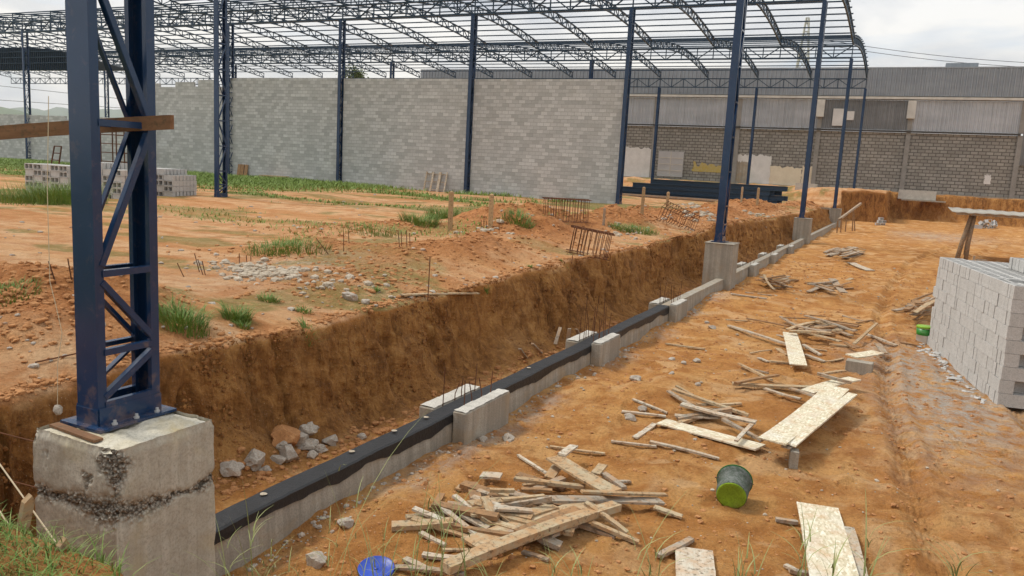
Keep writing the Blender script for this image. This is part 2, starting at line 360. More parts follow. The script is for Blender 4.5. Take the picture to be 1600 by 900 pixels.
_mud()
M['blue_far']=paint('blue_steel_paint_roof',(.016,.045,.085),.4,.4,.2,.05)
M['bolt']=paint('galvanised_bolt',(.45,.45,.45),.4,.5)
M['conc']=concrete('cast_concrete',(.33,.29,.235),(.47,.43,.36),2.5,True,(.36,.27,.17)).m
M['conc_pale']=concrete('pale_concrete',(.46,.43,.38),(.62,.59,.53),3).m
M['coat']=concrete('bitumen_coating',(.006,.006,.007),(.016,.017,.02),5,bstr=.7); M['coat'].b.inputs['Roughness'].default_value=.5; M['coat'].b.inputs['Specular IOR Level'].default_value=.45; M['coat']=M['coat'].m
M['wall']=blockwall('grey_block_masonry',(.42,.425,.42),(.64,.645,.64),(.40,.40,.40),.4,.2,.010)
M['wall_old']=blockwall('old_block_masonry',(.27,.262,.24),(.38,.37,.34),(.11,.104,.092),.62,.31,.035)
M['blk']=concrete('hollow_block_concrete',(.50,.49,.47),(.62,.61,.59),5,bstr=.4)
def _blk():
    m=M['blk']; c=m.mix(m.math('MULTIPLY',m.rnd(),.28),m.b.inputs['Base Color'].links[0].from_socket,(.36,.35,.33)); m.col(c); return m.m
M['blk']=_blk()
M['plank']=wood('weathered_pale_board',(.40,.31,.19),(.62,.53,.37),.55)
M['plank_grey']=wood('grey_weathered_board',(.30,.26,.21),(.50,.45,.37),.45)
M['plank_white']=wood('lime_splashed_board',(.48,.43,.34),(.70,.66,.56),.4)
M['plank_brown']=wood('brown_board',(.24,.14,.075),(.42,.26,.14),.4)
M['timber']=wood('stake_timber',(.42,.28,.14),(.60,.44,.26),.2)
M['beamwood']=wood('dark_pine_board',(.17,.085,.045),(.33,.18,.10),.1)
M['log']=wood('old_log',(.16,.12,.085),(.34,.28,.21),.3)
M['osb']=osb()
M['rust']=paint('rusted_rebar',(.13,.055,.028),.85,.2,.5,.1)
M['stone']=concrete('broken_concrete',(.34,.29,.24),(.56,.50,.42),6,stain=(.50,.25,.10),bstr=.7).m
M['clod']=concrete('soil_clod',(.36,.16,.06),(.55,.28,.12),6,bstr=.7).m
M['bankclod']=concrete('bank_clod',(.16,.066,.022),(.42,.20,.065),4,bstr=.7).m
M['lime']=concrete('lime_rubble',(.34,.27,.19),(.58,.51,.41),6,bstr=.6).m
def grassm(name,a,b):
    m=MT(name,.6,.25); v=m.co('Object'); c=m.ramp(m.noise(v,1.3,4,.6),[(.3,a),(.7,b)]); c=m.mix(m.ramp(m.noise(v,30,2,.5),[(.45,0),(.7,.6)]),c,(.34,.36,.12)); m.col(c)
    m.b.inputs['Transmission Weight'].default_value=0; return m.m
M['grass']=grassm('grass_blades',(.075,.15,.022),(.17,.28,.05))
M['grass_far']=grassm('lawn_grass',(.12,.21,.03),(.22,.33,.06))
M['stalk']=grassm('dry_stalk',(.20,.24,.08),(.36,.38,.16))
def clad(name,a,b,rib=3.2):
    m=MT(name,.45,.4,.35); v=m.co('Object'); sp=m.n('SeparateXYZ'); m.L(v,sp.inputs[0])
    c=m.ramp(m.noise(m.co('Object',(.25,1,.8)),1.2,5,.6),[(.3,a),(.7,b)])
    c=m.mix(m.ramp(m.noise(m.co('Object',(3,1,.06)),1.5,4,.6),[(.45,0),(.7,.35)]),c,tuple(x*.6 for x in a))
    m.col(c); return m.m
M['clad_up']=clad('aged_metal_cladding',(.25,.275,.305),(.33,.355,.385))
M['clad_low']=clad('pale_metal_cladding',(.37,.39,.42),(.50,.52,.55))
M['clad_dark']=clad('dark_metal_cladding',(.15,.155,.16),(.24,.245,.25))
M['gutter']=paint('gutter_sheet',(.55,.54,.50),.5,.4,.15,.3)
M['darktrim']=paint('dark_trim',(.06,.058,.055),.7,.3)
M['lightpanel']=concrete('whitewashed_render',(.60,.60,.59),(.78,.78,.77),1.2).m
M['cream']=concrete('cream_render',(.66,.58,.44),(.80,.73,.58),1.2).m
M['ochre']=concrete('yellow_render',(.50,.36,.05),(.45,.40,.25),3).m
M['wall_conc']=concrete('grey_column_concrete',(.24,.235,.22),(.33,.32,.30),1.5).m
M['greydoor']=concrete('grey_steel_door',(.40,.40,.41),(.50,.50,.51),1.).m
M['lime_green']=paint('lime_plastic',(.22,.42,.02),.4,.5,.3,.35)
M['lime_dirty']=concrete('muddy_lime_plastic',(.17,.26,.02),(.27,.42,.03),6,stain=(.22,.17,.07),bstr=.2).m
M['green_dirty']=concrete('muddy_green_plastic',(.02,.09,.03),(.05,.20,.05),8,stain=(.25,.20,.12),bstr=.2).m
M['green_pl']=paint('green_plastic',(.03,.22,.03),.35,.5,.3,.3)
M['bucket_grey']=concrete('cement_caked_plastic',(.03,.06,.03),(.22,.23,.22),9,bstr=.6).m
M['blue_pl']=paint('blue_plastic',(.015,.06,.42),.35,.5,.25,.12)
M['white_pl']=paint('white_plastic',(.65,.65,.62),.4,.5,.1,.4)
M['cord']=paint('cotton_line',(.62,.52,.36),.9,.1,.1,.1)
M['wire']=paint('wire_black',(.05,.05,.055),.7,.2,.1,0)
M['dark_roof']=clad('dark_roof_sheet',(.012,.018,.024),(.022,.03,.036))
M['hill']=grassm('hill_vegetation',(.05,.085,.03),(.10,.14,.06))
M['leaf']=grassm('tree_leaves',(.03,.06,.015),(.07,.11,.03))
M['fibre']=concrete('fibre_cement_sheet',(.36,.33,.28),(.52,.48,.42),2).m

# ---------------- ground ----------------
def steps(a,b,d0,g):
    o=[a];x=a
    while x<b: x+=d0+g*(x-a); o.append(x)
    return np.array(o)
def build_ground():
    ys=steps(2.2,95,.024,.0052)
    ys=np.concatenate([[-3000,-1000,-300,-100,-40,-20,-10,-5,-2,-.5,.5,1.,1.3],np.linspace(1.5,2.18,16),ys,steps(96,3500,1.,.14)])
    ys=np.unique(np.concatenate([ys,np.linspace(71.2,72.6,24),np.linspace(81.8,84,30)]))
    dl=steps(0,3500,.022,.0085)
    dl=dl[1:][::-1]
    nb=46; tb=np.linspace(0,1,nb)
    dr=np.concatenate([steps(0,7.2,.028,.0004),steps(7.25,3500,.035,.014)])[1:]
    l=lip(ys);f=foot(ys); nr=len(ys)
    XA=l[:,None]-dl[None]; YA=np.repeat(ys[:,None],XA.shape[1],1); ZA=plateau(XA,YA)
    XC=f[:,None]+dr[None]; YC=np.repeat(ys[:,None],XC.shape[1],1); ZC=floor_(XC,YC)
    far=ss(60,400,np.hypot(XA,YA)); ZA=ZA*(1-far)+.5*far
    far=ss(120,400,np.hypot(XC,YC)); ZC=ZC*(1-far)+.5*far
    zl=plateau(l,ys);zf=floor_(f,ys)
    T=tb[None]; YB=np.repeat(ys[:,None],nb,1)
    sv=.06*T+.94*T**1.0
    ZB=zl[:,None]*(1-sv)+zf[:,None]*sv
    prof=.05*ss(0,.04,T)+.45*T+.50*T**12          # mostly steep, flaring at the foot, rounded at the lip
    XB=l[:,None]+(f-l)[:,None]*prof
    env=np.sin(np.pi*T)**.4
    hgt=np.clip(zl-zf,0,1.3)[:,None]/1.3
    XB=XB+env*hgt*(.12*fbm(YB*1.1,ZB*.6,3.,3,.5)+.07*np.abs(fbm(YB*2.4,ZB*1.2,8.,4,.62))+.05*fbm(YB*6,ZB*5,5.,4,.66)+.05*vn(YB*4.6,ZB*.4,2.)+.03*vn(YB*11,ZB*.9,5.))
    g=np.abs(vn(YB*1.9,ZB*.35,4.)); XB=XB-env*hgt*.13*np.exp(-(g/.05)**2)          # vertical cracks
    ZB=ZB+.02*fbm(YB*9,T*20,1.,3)*env*hgt
    X=np.concatenate([XA,XB,XC],1);Y=np.concatenate([YA,YB,YC],1);Z=np.concatenate([ZA,ZB,ZC],1)
    nc=X.shape[1]; na=XA.shape[1]
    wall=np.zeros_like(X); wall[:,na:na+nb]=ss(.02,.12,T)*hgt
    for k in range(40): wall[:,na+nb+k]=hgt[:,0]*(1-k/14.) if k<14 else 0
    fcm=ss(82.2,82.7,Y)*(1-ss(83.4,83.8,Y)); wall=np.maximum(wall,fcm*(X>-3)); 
    up=np.zeros_like(X); up[:,:na+2]=1; 
    m=0
    for bx,by,rx,ry,h in BUMPS: m=m+h*np.exp(-(((X-bx)/rx)**2+((Y-by)/ry)**2)*1.2)
    spo=np.clip(m*4.5-.25+.5*fbm(X*.9,Y*.9,2.,3),0,1)*up*.9
    spo=np.maximum(spo,(1-ss(2.1,2.5,Y))*ss(1.,1.8,Y)*.6)
    d=np.clip(l[:,None]-X,0,None)
    gr=ss(-24,-33,X)*ss(25,34,Y+.12*(X+40)+1.5*fbm(X*.15,Y*.3,1.,3))*ss(55,42,Y)
    gr=np.maximum(gr,up*ss(.15,.5,fbm(X*.22,Y*.45,9.,4))*ss(-7.5,-9.5,X)*.8*ss(14,18,Y))
    gr=np.maximum(gr,up*.6*ss(.3,.6,fbm(X*.7,Y*.9,19.,4)))
    gr=np.maximum(gr,ss(-55,-90,X)*1.); gr=np.maximum(gr,ss(100,160,np.hypot(X,Y))); gr=gr*(1-spo)
    gr=np.maximum(gr,(1-ss(1.2,2.0,Y))*1.)
    lime=np.exp(-(((X-.9)/.9)**2+((Y-12.6)/2.6)**2))*1.1+np.exp(-(((X-.2)/.9)**2+((Y-15.6)/1.6)**2))*.8
    lime+= .8*np.exp(-(((X-2.)/3.)**2+((Y-57)/5.)**2))*(X>-1)
    lime+= .6*np.exp(-((X+3.95)/.22)**2)*ss(-.2,.5,fbm(Y*.8,1.,o=3))*(Y<22)
    lime+=.55*np.exp(-(((X+8.6)/1.)**2+((Y-9.4)/1.3)**2))
    V=np.stack([X,Y,Z],-1).reshape(-1,3)
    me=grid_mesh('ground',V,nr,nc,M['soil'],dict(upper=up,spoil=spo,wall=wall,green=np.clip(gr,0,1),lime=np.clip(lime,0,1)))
    o=link(bpy.data.objects.new('ground',me)); tag(o,kind='structure'); print('ground verts',len(V)); return o
build_ground()
# distant hills
def hills():
    for name,dist,hh,seed,x0,x1 in (('hills',1500,84,1.,-1.9,-.95),('hills',3200,265,5.,-2.0,-.9)):
        nx,ny=160,30; th=np.linspace(R(118),R(170),nx)
        v=[]
        for j in range(ny):
            t=j/(ny-1); d=dist*(1+.55*t)
            z=hh*np.sin(np.pi*min(1,t*1.0))**.8*(.62+.38*fbm(th*7,seed,t*1.5,5,.5))-6
            v.append(np.stack([d*np.cos(th),d*np.sin(th),z],-1))
        me=grid_mesh(name,np.concatenate(v),ny,nx,M['hill']); o=link(bpy.data.objects.new(name,me)); tag(o,kind='structure')
hills()

# ---------------- steel frame ----------------
PY=[3.45+18.65*n for n in range(5)]; PX=[-4.5-9.3*k for k in range(16)]
ZG0,ZG1=11.3,12.2          # girder bottom and top chord
WX,DY=.198,.462              # column width, depth over both chords
def column_meshes(z0,z1,full):
    """local origin at the column foot"""
    ch=[]
    for s in (-1,1):
        b=MB(); t=.008
        yo=s*DY/2; yi=s*(DY/2-.062)
        b.box(-WX/2,WX/2,min(yo,yo-s*t),max(yo,yo-s*t),0,z1-z0)                   # web facing outwards
        for sx in (-1,1):
            b.box(min(sx*WX/2,sx*(WX/2-t)),max(sx*WX/2,sx*(WX/2-t)),min(yo-s*t,yi),max(yo-s*t,yi),0,z1-z0)
            xi=sx*(WX/2-t); b.box(min(xi,xi-sx*.03),max(xi,xi-sx*.03),min(yi,yi+s*t),max(yi,yi+s*t),0,z1-z0)
        ch.append(b)
    lac=MB(); zs=[.12,.46,.96,1.88]
    while zs[-1]+.92<z1-z0: zs.append(zs[-1]+.92)
    y=DY/2-.05; w=.038
    for sx in (-1,1):
        x=sx*(WX/2+.004)
        for i,z in enumerate(zs):
            lac.angle((x,-y,z),(x,y,z),w,.006,up=(1,0,0),sg=-sx)
            if i+1<len(zs):
                a=(x,-y,z+.05) if i%2==0 else (x,y,z+.05); b=(x,y,zs[i+1]-.05) if i%2==0 else (x,-y,zs[i+1]-.05)
                lac.angle(a,b,w,.006,up=(1,0,0),sg=-sx)
    return ch,lac
_cache={}
def column(n,k,label,z0=1.27,x=None):
    X=PX[k] if x is None else x; X-= -.002
    key=round(z0,2)
    if key not in _cache:
        ch,lac=column_meshes(z0+.02,ZG0-.003,True)
        pl=MB().box(-.19,.19,-.29,.29,0,.018); 
        for sy in (-1,1): pl.box(-.10,.10,sy*.237-.004,sy*.237+.004,.018,.12)
        for sx in (-1,1): pl.box(sx*.106-.004,sx*.106+.004,-.23,.23,.018,.13)
        bo=MB(); 
        _cache[key]=(ch[0].mesh('chord',M['blue']),ch[1].mesh('chord',M['blue']),lac.mesh('lacing',M['blue']),pl.mesh('base_plate',M['blue']))
    m=_cache[key]; e=empty('steel_column',(X,PY[n]-.02,z0)); tag(e,label,'steel column','blue steel lattice columns')
    for me,nm in zip(m,('chord','chord','lacing','base_plate')):
        o=bpy.data.objects.new(nm,me); link(o,e,(0,0,0 if nm=='base_plate' else .02))
    if n==0:
        for y in (-.16,.0,.16):
            for sx in (-1,1):
                b=MB().lathe([(.018,0),(.018,.012),(.011,.013),(.011,.03),(0,.031)],8); b.build('anchor_bolt',M['bolt'],e,(sx*.155,y,.019))
    return e
column(0,0,'large blue lattice column nearest the camera, bolted on the honeycombed pier')
column(1,0,'blue lattice column on the tall grey pier halfway along the trench')
column(2,0,'blue lattice column on the third pier of the foundation row, left of the brick pillar wall')
column(3,0,'blue lattice column on the fourth pier, beside the short sloping sticks',z0=1.27)
column(4,0,'farthest blue lattice column of the foundation row, under the last roof arch')
column(1,2,'blue lattice column standing free in front of the grey wall near the pallets of blocks')
column(2,1,'blue lattice column at the right end of the grey block wall')
column(2,2,'blue lattice column against the grey wall right of the leaning frames')
column(2,3,'blue lattice column against the grey wall at the end of the grass strip')
column(2,4,'blue lattice column hidden behind the free-standing one where the wall top steps down')
column(2,6,'slim blue lattice column seen left of the nearest column, in front of the far low wall',x=-63.5)
column(2,7,'slim blue lattice column cut by the left edge of the photo',x=-69.2)
for k,lb in ((2,'blue column rising behind the grey wall at its right panel'),(4,'blue column rising behind the grey wall at its middle panel'),(6,'blue column rising behind the grey wall left part'),(8,'blue column seen between the chords of the nearest column')):
    column(3,k,lb)
column(4,1,'blue column in front of the old factory wall beside the white patch')
column(4,2,'blue column in front of the old factory wall beside the grey door')
for k,lb in ((10,'thin far column rising over the low wall, left one of the far pair'),(11,'thin far column rising over the low wall near the hills')):
    column(4,k,lb)
# roof
RISE=.80; DEP=.52
def arch(t): return ZG1+.55+RISE*(1-(((2*t-1)**2+.03)**.8-.03**.8)/((1.03)**.8-.03**.8))
def truss_mesh():
    b=MB(); n=24; Ls=PY[1]-PY[0]
    P=[Vector((0,(i/n)*Ls,arch(i/n)-ZG1)) for i in range(n+1)]; 
    Q=[p-Vector((0,0,DEP if 0<i<n else DEP*.95)) for i,p in enumerate(P)]
    for i in range(n):
        b.bar(P[i],P[i+1],.11,.075); b.bar(Q[i],Q[i+1],.11,.075)
        b.bar(P[i],Q[i],.05); b.bar(P[i] if i%2 else Q[i],Q[i+1] if i%2 else P[i+1],.05)
    b.bar(P[n],Q[n],.06); return b.mesh('roof_truss',M['blue_far'])
def girder_mesh(L,n):
    b=MB(); h=ZG1-ZG0
    for z in (.05,h-.05): b.bar((0,0,z),(-L,0,z),.12,.09)
    for i in range(n+1):
        x=-L*i/n; b.bar((x,0,.05),(x,0,h-.05),.06)
        if i<n:
            x2=-L*(i+1)/n; b.bar((x,0,.05 if i%2 else h-.05),(x2,0,h-.05 if i%2 else .05),.06)
    return b.mesh('lattice_girder',M['blue_far'])
roof=empty('steel_roof_frame',(PX[0],PY[1],ZG0)); tag(roof,'open blue steel roof frame of arched trusses and purlins over the whole hall','roof frame')
def part(me,name,parent,world):
    o=bpy.data.objects.new(name,me); link(o,parent,Vector(world)-parent.location); return o
tm=truss_mesh(); NX=27
for bay,nx in ((1,10),(2,NX),(3,NX)):
    for j in range(nx): part(tm,'roof_truss',roof,(PX[0]-4.65*j,PY[bay],ZG1))
gm=girder_mesh(4.65*(NX-1),26*4)
gm1=girder_mesh(4.65*9,36)
for n in (1,2,3,4): part(gm1 if n==1 else gm,'lattice_girder',roof,(PX[0],PY[n],ZG0))
for bay,nx in ((1,10),(2,NX),(3,NX)):
    Lx=4.65*(nx-1)+.3; pm=MB().box(-Lx+.15,.15,-.025,.025,0,.08).mesh('purlin',M['blue_far'])
    for i in range(14):
        t=(i+.35)/13.7; part(pm,'purlin',roof,(PX[0],PY[bay]+t*18.65,arch(t)+.032))
# haunch plates: short curved ridges above the far girder line seen as dense ribs
# dark sheeted gable hung at the far left
def canopy():
    Y=50.; P=[(-30,74),(0,75),(40,74),(75,76),(105,82),(150,94),(198,108),(198,110),(-30,110)]; W_=[onY(x,y,Y) for x,y in P]; e=empty('dark_canopy',W_[1]); tag(e,'dark sheeted gable hanging under the roof frame at the upper left','canopy')
    o=Vector(W_[1]); b=MB(); k=len(P); fr=[p-o for p in W_]; b.add(fr+[p+Vector((0,.3,0)) for p in fr],[tuple(range(k))]+[(i,(i+1)%k,k+(i+1)%k,k+i) for i in range(k)]+[tuple(range(2*k-1,k-1,-1))]); b.build('roof_sheets',M['dark_roof'],e)
    r=MB(); x0,x1=fr[0].x,fr[5].x
    for i in range(60):
        x=x0+(x1-x0)*i/59; zt=np.interp(x,[p.x for p in fr[:7]],[p.z for p in fr[:7]]); zb=fr[8].z; r.bar((x,-.06,zb-.02),(x,-.06,zt+random.uniform(-.02,.16)),.06)
    for t in (.3,.55,.8): z=fr[8].z+(fr[1].z-fr[8].z)*t; r.bar((x0,-.12,z),(x1-(4 if t>.6 else 1),-.12,z),.07)
    r.build('rib',M['blue_far'],e)
canopy()

# ---------------- piers and grade beam ----------------
PW=.376
def near_pier():
    n=110; hts=1.27; zb=-.25; nz=190; c=[]
    # perimeter as a closed grid with chamfer, fine enough to carry the honeycombing
    per=[]
    def seg(a,b,k): 
        for i in range(k): per.append((a[0]+(b[0]-a[0])*i/k,a[1]+(b[1]-a[1])*i/k))
    w=PW; seg((-w,-w),(w,-w),n); seg((w,-w),(w,w),n); seg((w,w),(-w,w),n//3); seg((-w,w),(-w,-w),n//3); per.append(per[0])
    per=np.array(per); zz=np.linspace(zb,hts,nz)
    X=np.repeat(per[None,:,0],nz,0);Y=np.repeat(per[None,:,1],nz,0);Z=np.repeat(zz[:,None],len(per),1)
    nrm=np.maximum(np.abs(X),np.abs(Y)); 
    NXx=np.where(np.abs(X)>=np.abs(Y)-1e-6,np.sign(X),0.);NYy=np.where(np.abs(Y)>=np.abs(X)-1e-6,np.sign(Y),0.)
    dc=np.hypot(X-w,Y+w)                                     # distance from the front corner
    zc=.885-.03*ss(0,.62,dc)+.03*fbm(X*5,Y*5,1.,3)
    band=np.exp(-((Z-zc)/(.034+.055*ss(.5,0,dc)+.02*vn(X*7,Y*7,2.)))**2)
    band=np.maximum(band,ss(.12,.02,dc+.06*fbm(X*8,Y*8,Z*6,3))*ss(.85,.95,Z)*.9)
    band=np.maximum(band,.7*ss(.62,.8,fbm(X*4,Y*4,Z*4+3,4))*ss(.75,.9,Z))
    peb=fbm(X*45,Y*45,Z*45,3,.6); disp=band*(-.016+.022*peb)+.004*fbm(X*8,Y*8,Z*8,4)
    bl=np.abs(((np.where(np.abs(NYy)>.5,X,Y)+.36)/.145)%1-.5); disp+= -.007*ss(.46,.5,bl)*(.3+.7*ss(-.2,.4,vn(X*3,Y*3,Z*4)))
    edge=ss(.06,0,hts-Z); disp-=edge*.012*(1+fbm(X*20,Y*20,2.,3))
    cold=np.exp(-((Z-zc-.02)/.012)**2)*(.4+.6*vn(X*9,Y*9,1.)); disp-=.012*np.clip(cold,0,1)
    X=X+NXx*disp;Y=Y+NYy*disp
    V=np.stack([X,Y,Z],-1).reshape(-1,3)
    m=concrete('honeycombed_concrete',(.43,.395,.32),(.60,.56,.47),3,False,(.52,.45,.27),.4); v=m.co('Object')
    c0=m.b.inputs['Base Color'].links[0].from_socket
    c0=m.mix(m.ramp(m.noise(m.co('Object',(10,10,.4)),1.,4,.6),[(.42,.45),(.6,0)]),c0,(.33,.29,.225))
    pb=m.voro(v,48); c1=m.ramp(pb,[(.2,(.50,.46,.39)),(.5,(.30,.26,.21)),(.7,(.10,.08,.06))])
    m.col(m.mix(m.attr('comb'),c0,c1))
    hb=m.n('Bump'); m.L(pb,hb.inputs['Height']); hb.inputs['Distance'].default_value=-.03; m.L(m.attr('comb'),hb.inputs['Strength'])
    old=m.b.inputs['Normal'].links[0].from_socket; m.L(old,hb.inputs['Normal']); m.L(hb.outputs[0],m.b.inputs['Normal'])
    me=grid_mesh('concrete_pier',V,nz,len(per),m.m,dict(comb=np.clip(band*1.1-.15,0,1)))
    o=link(bpy.data.objects.new('concrete_pier',me),None,(PX[0]+.15,PY[0]-.09,0)); 
    tag(o,'near rough concrete pier with honeycombed band under the largest blue column','concrete pier','concrete piers of the foundation row')
    # rough top cap
    k=70; u=np.linspace(-w+.012,w-.012,k); XX,YY=np.meshgrid(u,u); e=np.minimum(w-np.abs(XX),w-np.abs(YY))
    ZZ=hts-.012+.012*fbm(XX*9,YY*9,1.,4)*ss(0,.1,e)-.02*ss(.05,0.,e)*(1+.6*fbm(XX*22,YY*22,2.,3)); cz=(np.abs(XX)<.25)&(np.abs(YY)<.33); ZZ=np.where(cz,np.minimum(ZZ,hts-.002),ZZ)
    mt=concrete('pier_top_mortar',(.52,.48,.38),(.72,.68,.58),5,False,(.50,.38,.16),.6).m
    me=grid_mesh('pier_top',np.stack([XX,YY,ZZ],-1).reshape(-1,3),k,k,mt); link(bpy.data.objects.new('pier_top',me),o)
    return o
def ipos(X,Y): return (X+.15,Y-.09)
near_pier()
b=MB().box(-.27,.2,-.03,.03,0,.016); b.build('wood_shim',M['beamwood'],None,(PX[0]-.02+.1,PY[0]-.37,1.262),R(-4))
tag(bpy.data.objects['wood_shim'],'thin dark wood strip lying at the front edge of the near pier top','wood strip')
PL=['','tall grey concrete pier halfway along the trench, carrying the second blue column','grey concrete pier of the third blue column, where the beam ends','grey concrete pier of the fourth blue column beside the sloping sticks','low concrete pier under the farthest blue column of the row']
for n in (1,2,3,4):
    X,Y=PX[0]+.08,PY[n]-.05
    b=MB(); w=.38; b.box(-w,w,-w,w,-.3,1.24); b.box(-w-.02,w+.02,-w-.02,w+.02,1.24,1.265)
    o=b.build('concrete_pier',M['conc'],None,(X,Y,0),bevel=.012); tag(o,PL[n],'concrete pier','concrete piers of the foundation row')
# grade beam in stretches, bitumen coat as a part, cross blocks
BX0,BX1,BT=-4.42,-4.22,.305
def wavy_beam(y0,y1,label,coated):
    ny=max(8,int((y1-y0)/.04)); prof=[(BX0,-.25),(BX0,.2),(BX0,BT),(BX0+.1,BT+.004),(BX1-.08,BT+.002),(BX1,BT),(BX1,.2),(BX1+.01,.1),(BX1+.012,-.25)]
    ys=np.linspace(y0,y1,ny); V=[]
    for x,z in prof: V.append(np.stack([np.full(ny,x)+.003*fbm(ys*5,z*9,x,3)+.006*fbm(ys*.8,3.,1.,3),ys,np.full(ny,z)+.003*fbm(ys*4,x*9,z,3)],-1))
    me=grid_mesh('foundation_beam',np.concatenate(V),len(prof),ny,M['conc'],smooth=False); me.flip_normals()
    o=link(bpy.data.objects.new('foundation_beam',me)); tag(o,label,'foundation beam','stretches of the concrete foundation beam')
    e=MB()
    for yy in (y0,y1): e.add([(x,yy,z) for x,z in prof],[tuple(range(len(prof)))])
    e.build('beam_end',M['conc'],o)
    if coated:
        pr=[(BX0+.0,.10),(BX0+.0,.25),(BX0+.0,BT+.018),(BX0+.02,BT+.02),(BX1-.01,BT+.02),(BX1+.010,BT+.008),(BX1+.012,.27),(BX1+.014,None)]
        V=[]
        for x,z in pr:
            zz=np.full(ny,z) if z is not None else +.205+.03*fbm(ys*2.2,3.,1.,4,.6)
            V.append(np.stack([np.full(ny,x)+.002*fbm(ys*6,(z or 0)*9,x,3)+.006*fbm(ys*.8,3.,1.,3)+(.004 if x>-4.3 else -.004),ys,zz+.002*fbm(ys*9,x*9,1.,3)+.006*fbm(ys*2.,1.,1.,3)],-1))
        me=grid_mesh('bitumen_coat',np.concatenate(V),len(pr),ny,M['coat'],smooth=False); me.flip_normals()
        link(bpy.data.objects.new('bitumen_coat',me),o)
    return o
wavy_beam(3.7,PY[1]-.44,'low foundation beam with black bitumen coat running from the near pier to the second pier',False) if 0 else None
wavy_beam(3.72,16.15,'low concrete foundation beam with a black bitumen coat, along the foot of the cut bank',True)
wavy_beam(16.15,PY[1]-.42,'bare grey stretch of foundation beam without black coat before the second pier',False)
wavy_beam(PY[1]+.34,PY[2]-.42,'bare grey stretch of foundation beam between the second and third piers',False)
wavy_beam(PY[2]+.34,PY[3]-.42,'far bare stretch of foundation beam beyond the third pier',False)
def cross(y,label,bars,zt=.35,hl=.47):
    e=empty('footing_block',((BX0+BX1)/2,y,0)); tag(e,label,'concrete block','concrete cross blocks on the foundation beam')
    cx=(BX0+BX1)/2
    for s in (-1,1):
        x0,x1=((BX1+.018,-4.035) if s>0 else (-4.64,BX0-.018))
        nb=14; b=MB().box(x0-cx,x1-cx,-hl,hl,-.3,zt-(0 if s>0 else .02)); o=b.build('concrete_half',M['conc_pale'] if 0 else M['conc'],e,bevel=.012)
        k=24; u=np.linspace(x0-cx+.008,x1-cx-.008,10); v=np.linspace(-hl+.01,hl-.01,k); XX,YY=np.meshgrid(u,v)
        ZZ=zt-(0 if s>0 else .02)+.004+.007*(1+fbm(XX*18,YY*18,1.,3)); me=grid_mesh('mortar_top',np.stack([XX,YY,ZZ],-1).reshape(-1,3),k,10,M['conc_pale']); link(bpy.data.objects.new('mortar_top',me),o)
    for i in range(bars):
        yy=-.34+.68*(i//2)/max(1,(bars//2-1)) if bars>1 else 0; xx=(.12 if i%2 else -.12)
        hgt=random.uniform(.12,.3) if bars<8 else random.uniform(.2,.5) if bars<10 else random.uniform(.35,.75)
        yy+=random.uniform(-.05,.05); b=MB().tube([(xx,yy,.2),(xx+random.uniform(-.01,.01),yy,.4),(xx+random.uniform(-.04,.04),yy+random.uniform(-.04,.04),BT+hgt)],.006,5)
        b.build('rebar',M['rust'],e)
cross(7.85,'nearest cross block on the black beam with upright rebar',8,hl=.54)
cross(12.05,'cross block where tall rebar rises beside the slanted wood scraps',12)
cross(16.6,'cross block where the black coating ends',8)
cross(25.9,'first cross block beyond the second pier',4); cross(30.1,'second cross block beyond the second pier',4); cross(34.6,'third cross block beyond the second pier, next to the third pier',4)
b=MB()
for (x,y) in ((-4.36,4.6),(-4.37,5.75),(-4.35,7.0),(-4.36,9.6),(-4.38,6.45)):
    b.add([(x+.03*math.cos(t)*(1+.3*math.sin(3*t)),y+.03*math.sin(t),BT+.034) for t in [i*math.pi/4 for i in range(8)]]+[(x,y,BT+.04)],[(i,(i+1)%8,8) for i in range(8)])
o=b.build('mortar_spots',M['lime'],None); tag(o,'small white mortar spots on top of the black coated beam','mortar',kind='stuff')

# ---------------- masonry walls ----------------
def wall_seg(x0,x1,z0,tops,label,y=PY[2],th=.15,mat='wall'):
    """tops: list of (x, z) steps of the wall head"""
    X=[x0]+[t[0] for t in tops[1:]]+[x1]; b=MB()
    for i,(tx,tz) in enumerate(tops):
        a,c=X[i],X[i+1]; b.box(a-x0,c-x0,-th/2,th/2,0,tz-z0)
    o=b.build('block_wall',M[mat],None,(x0,y,z0)); tag(o,label,'block wall','grey concrete block walls of the hall')
    return o
wy=PY[2]+.12
wall_seg(PX[2]+.15,PX[1]-.13,1.05,[(PX[2],7.78)],'grey block wall panel at the right, between the last two wall columns',wy)
wall_seg(PX[3]+.15,PX[2]-.13,1.05,[(PX[3],7.80)],'grey block wall panel with pale frames leaning on it',wy)
wall_seg(PX[4]-.3,PX[3]-.13,1.05,[(PX[4],7.82)],'grey block wall panel behind the lush grass, just right of the free-standing column',wy)
wall_seg(-52.,PX[4]-.3,1.05,[(-52,7.25),(-49.2,7.45),(-48.6,7.2),(-47.,7.55),(-45.2,7.25),(-44.8,7.7),(-43.2,7.25)],'lower grey block wall panel with a stepped unfinished head, left of the free-standing column',wy)
wall_seg(-110,-52.1,1.05,[(-110,4.95),(-59.,4.7),(-56,4.95)],'long low grey block wall in front of the hills at the far left',wy)
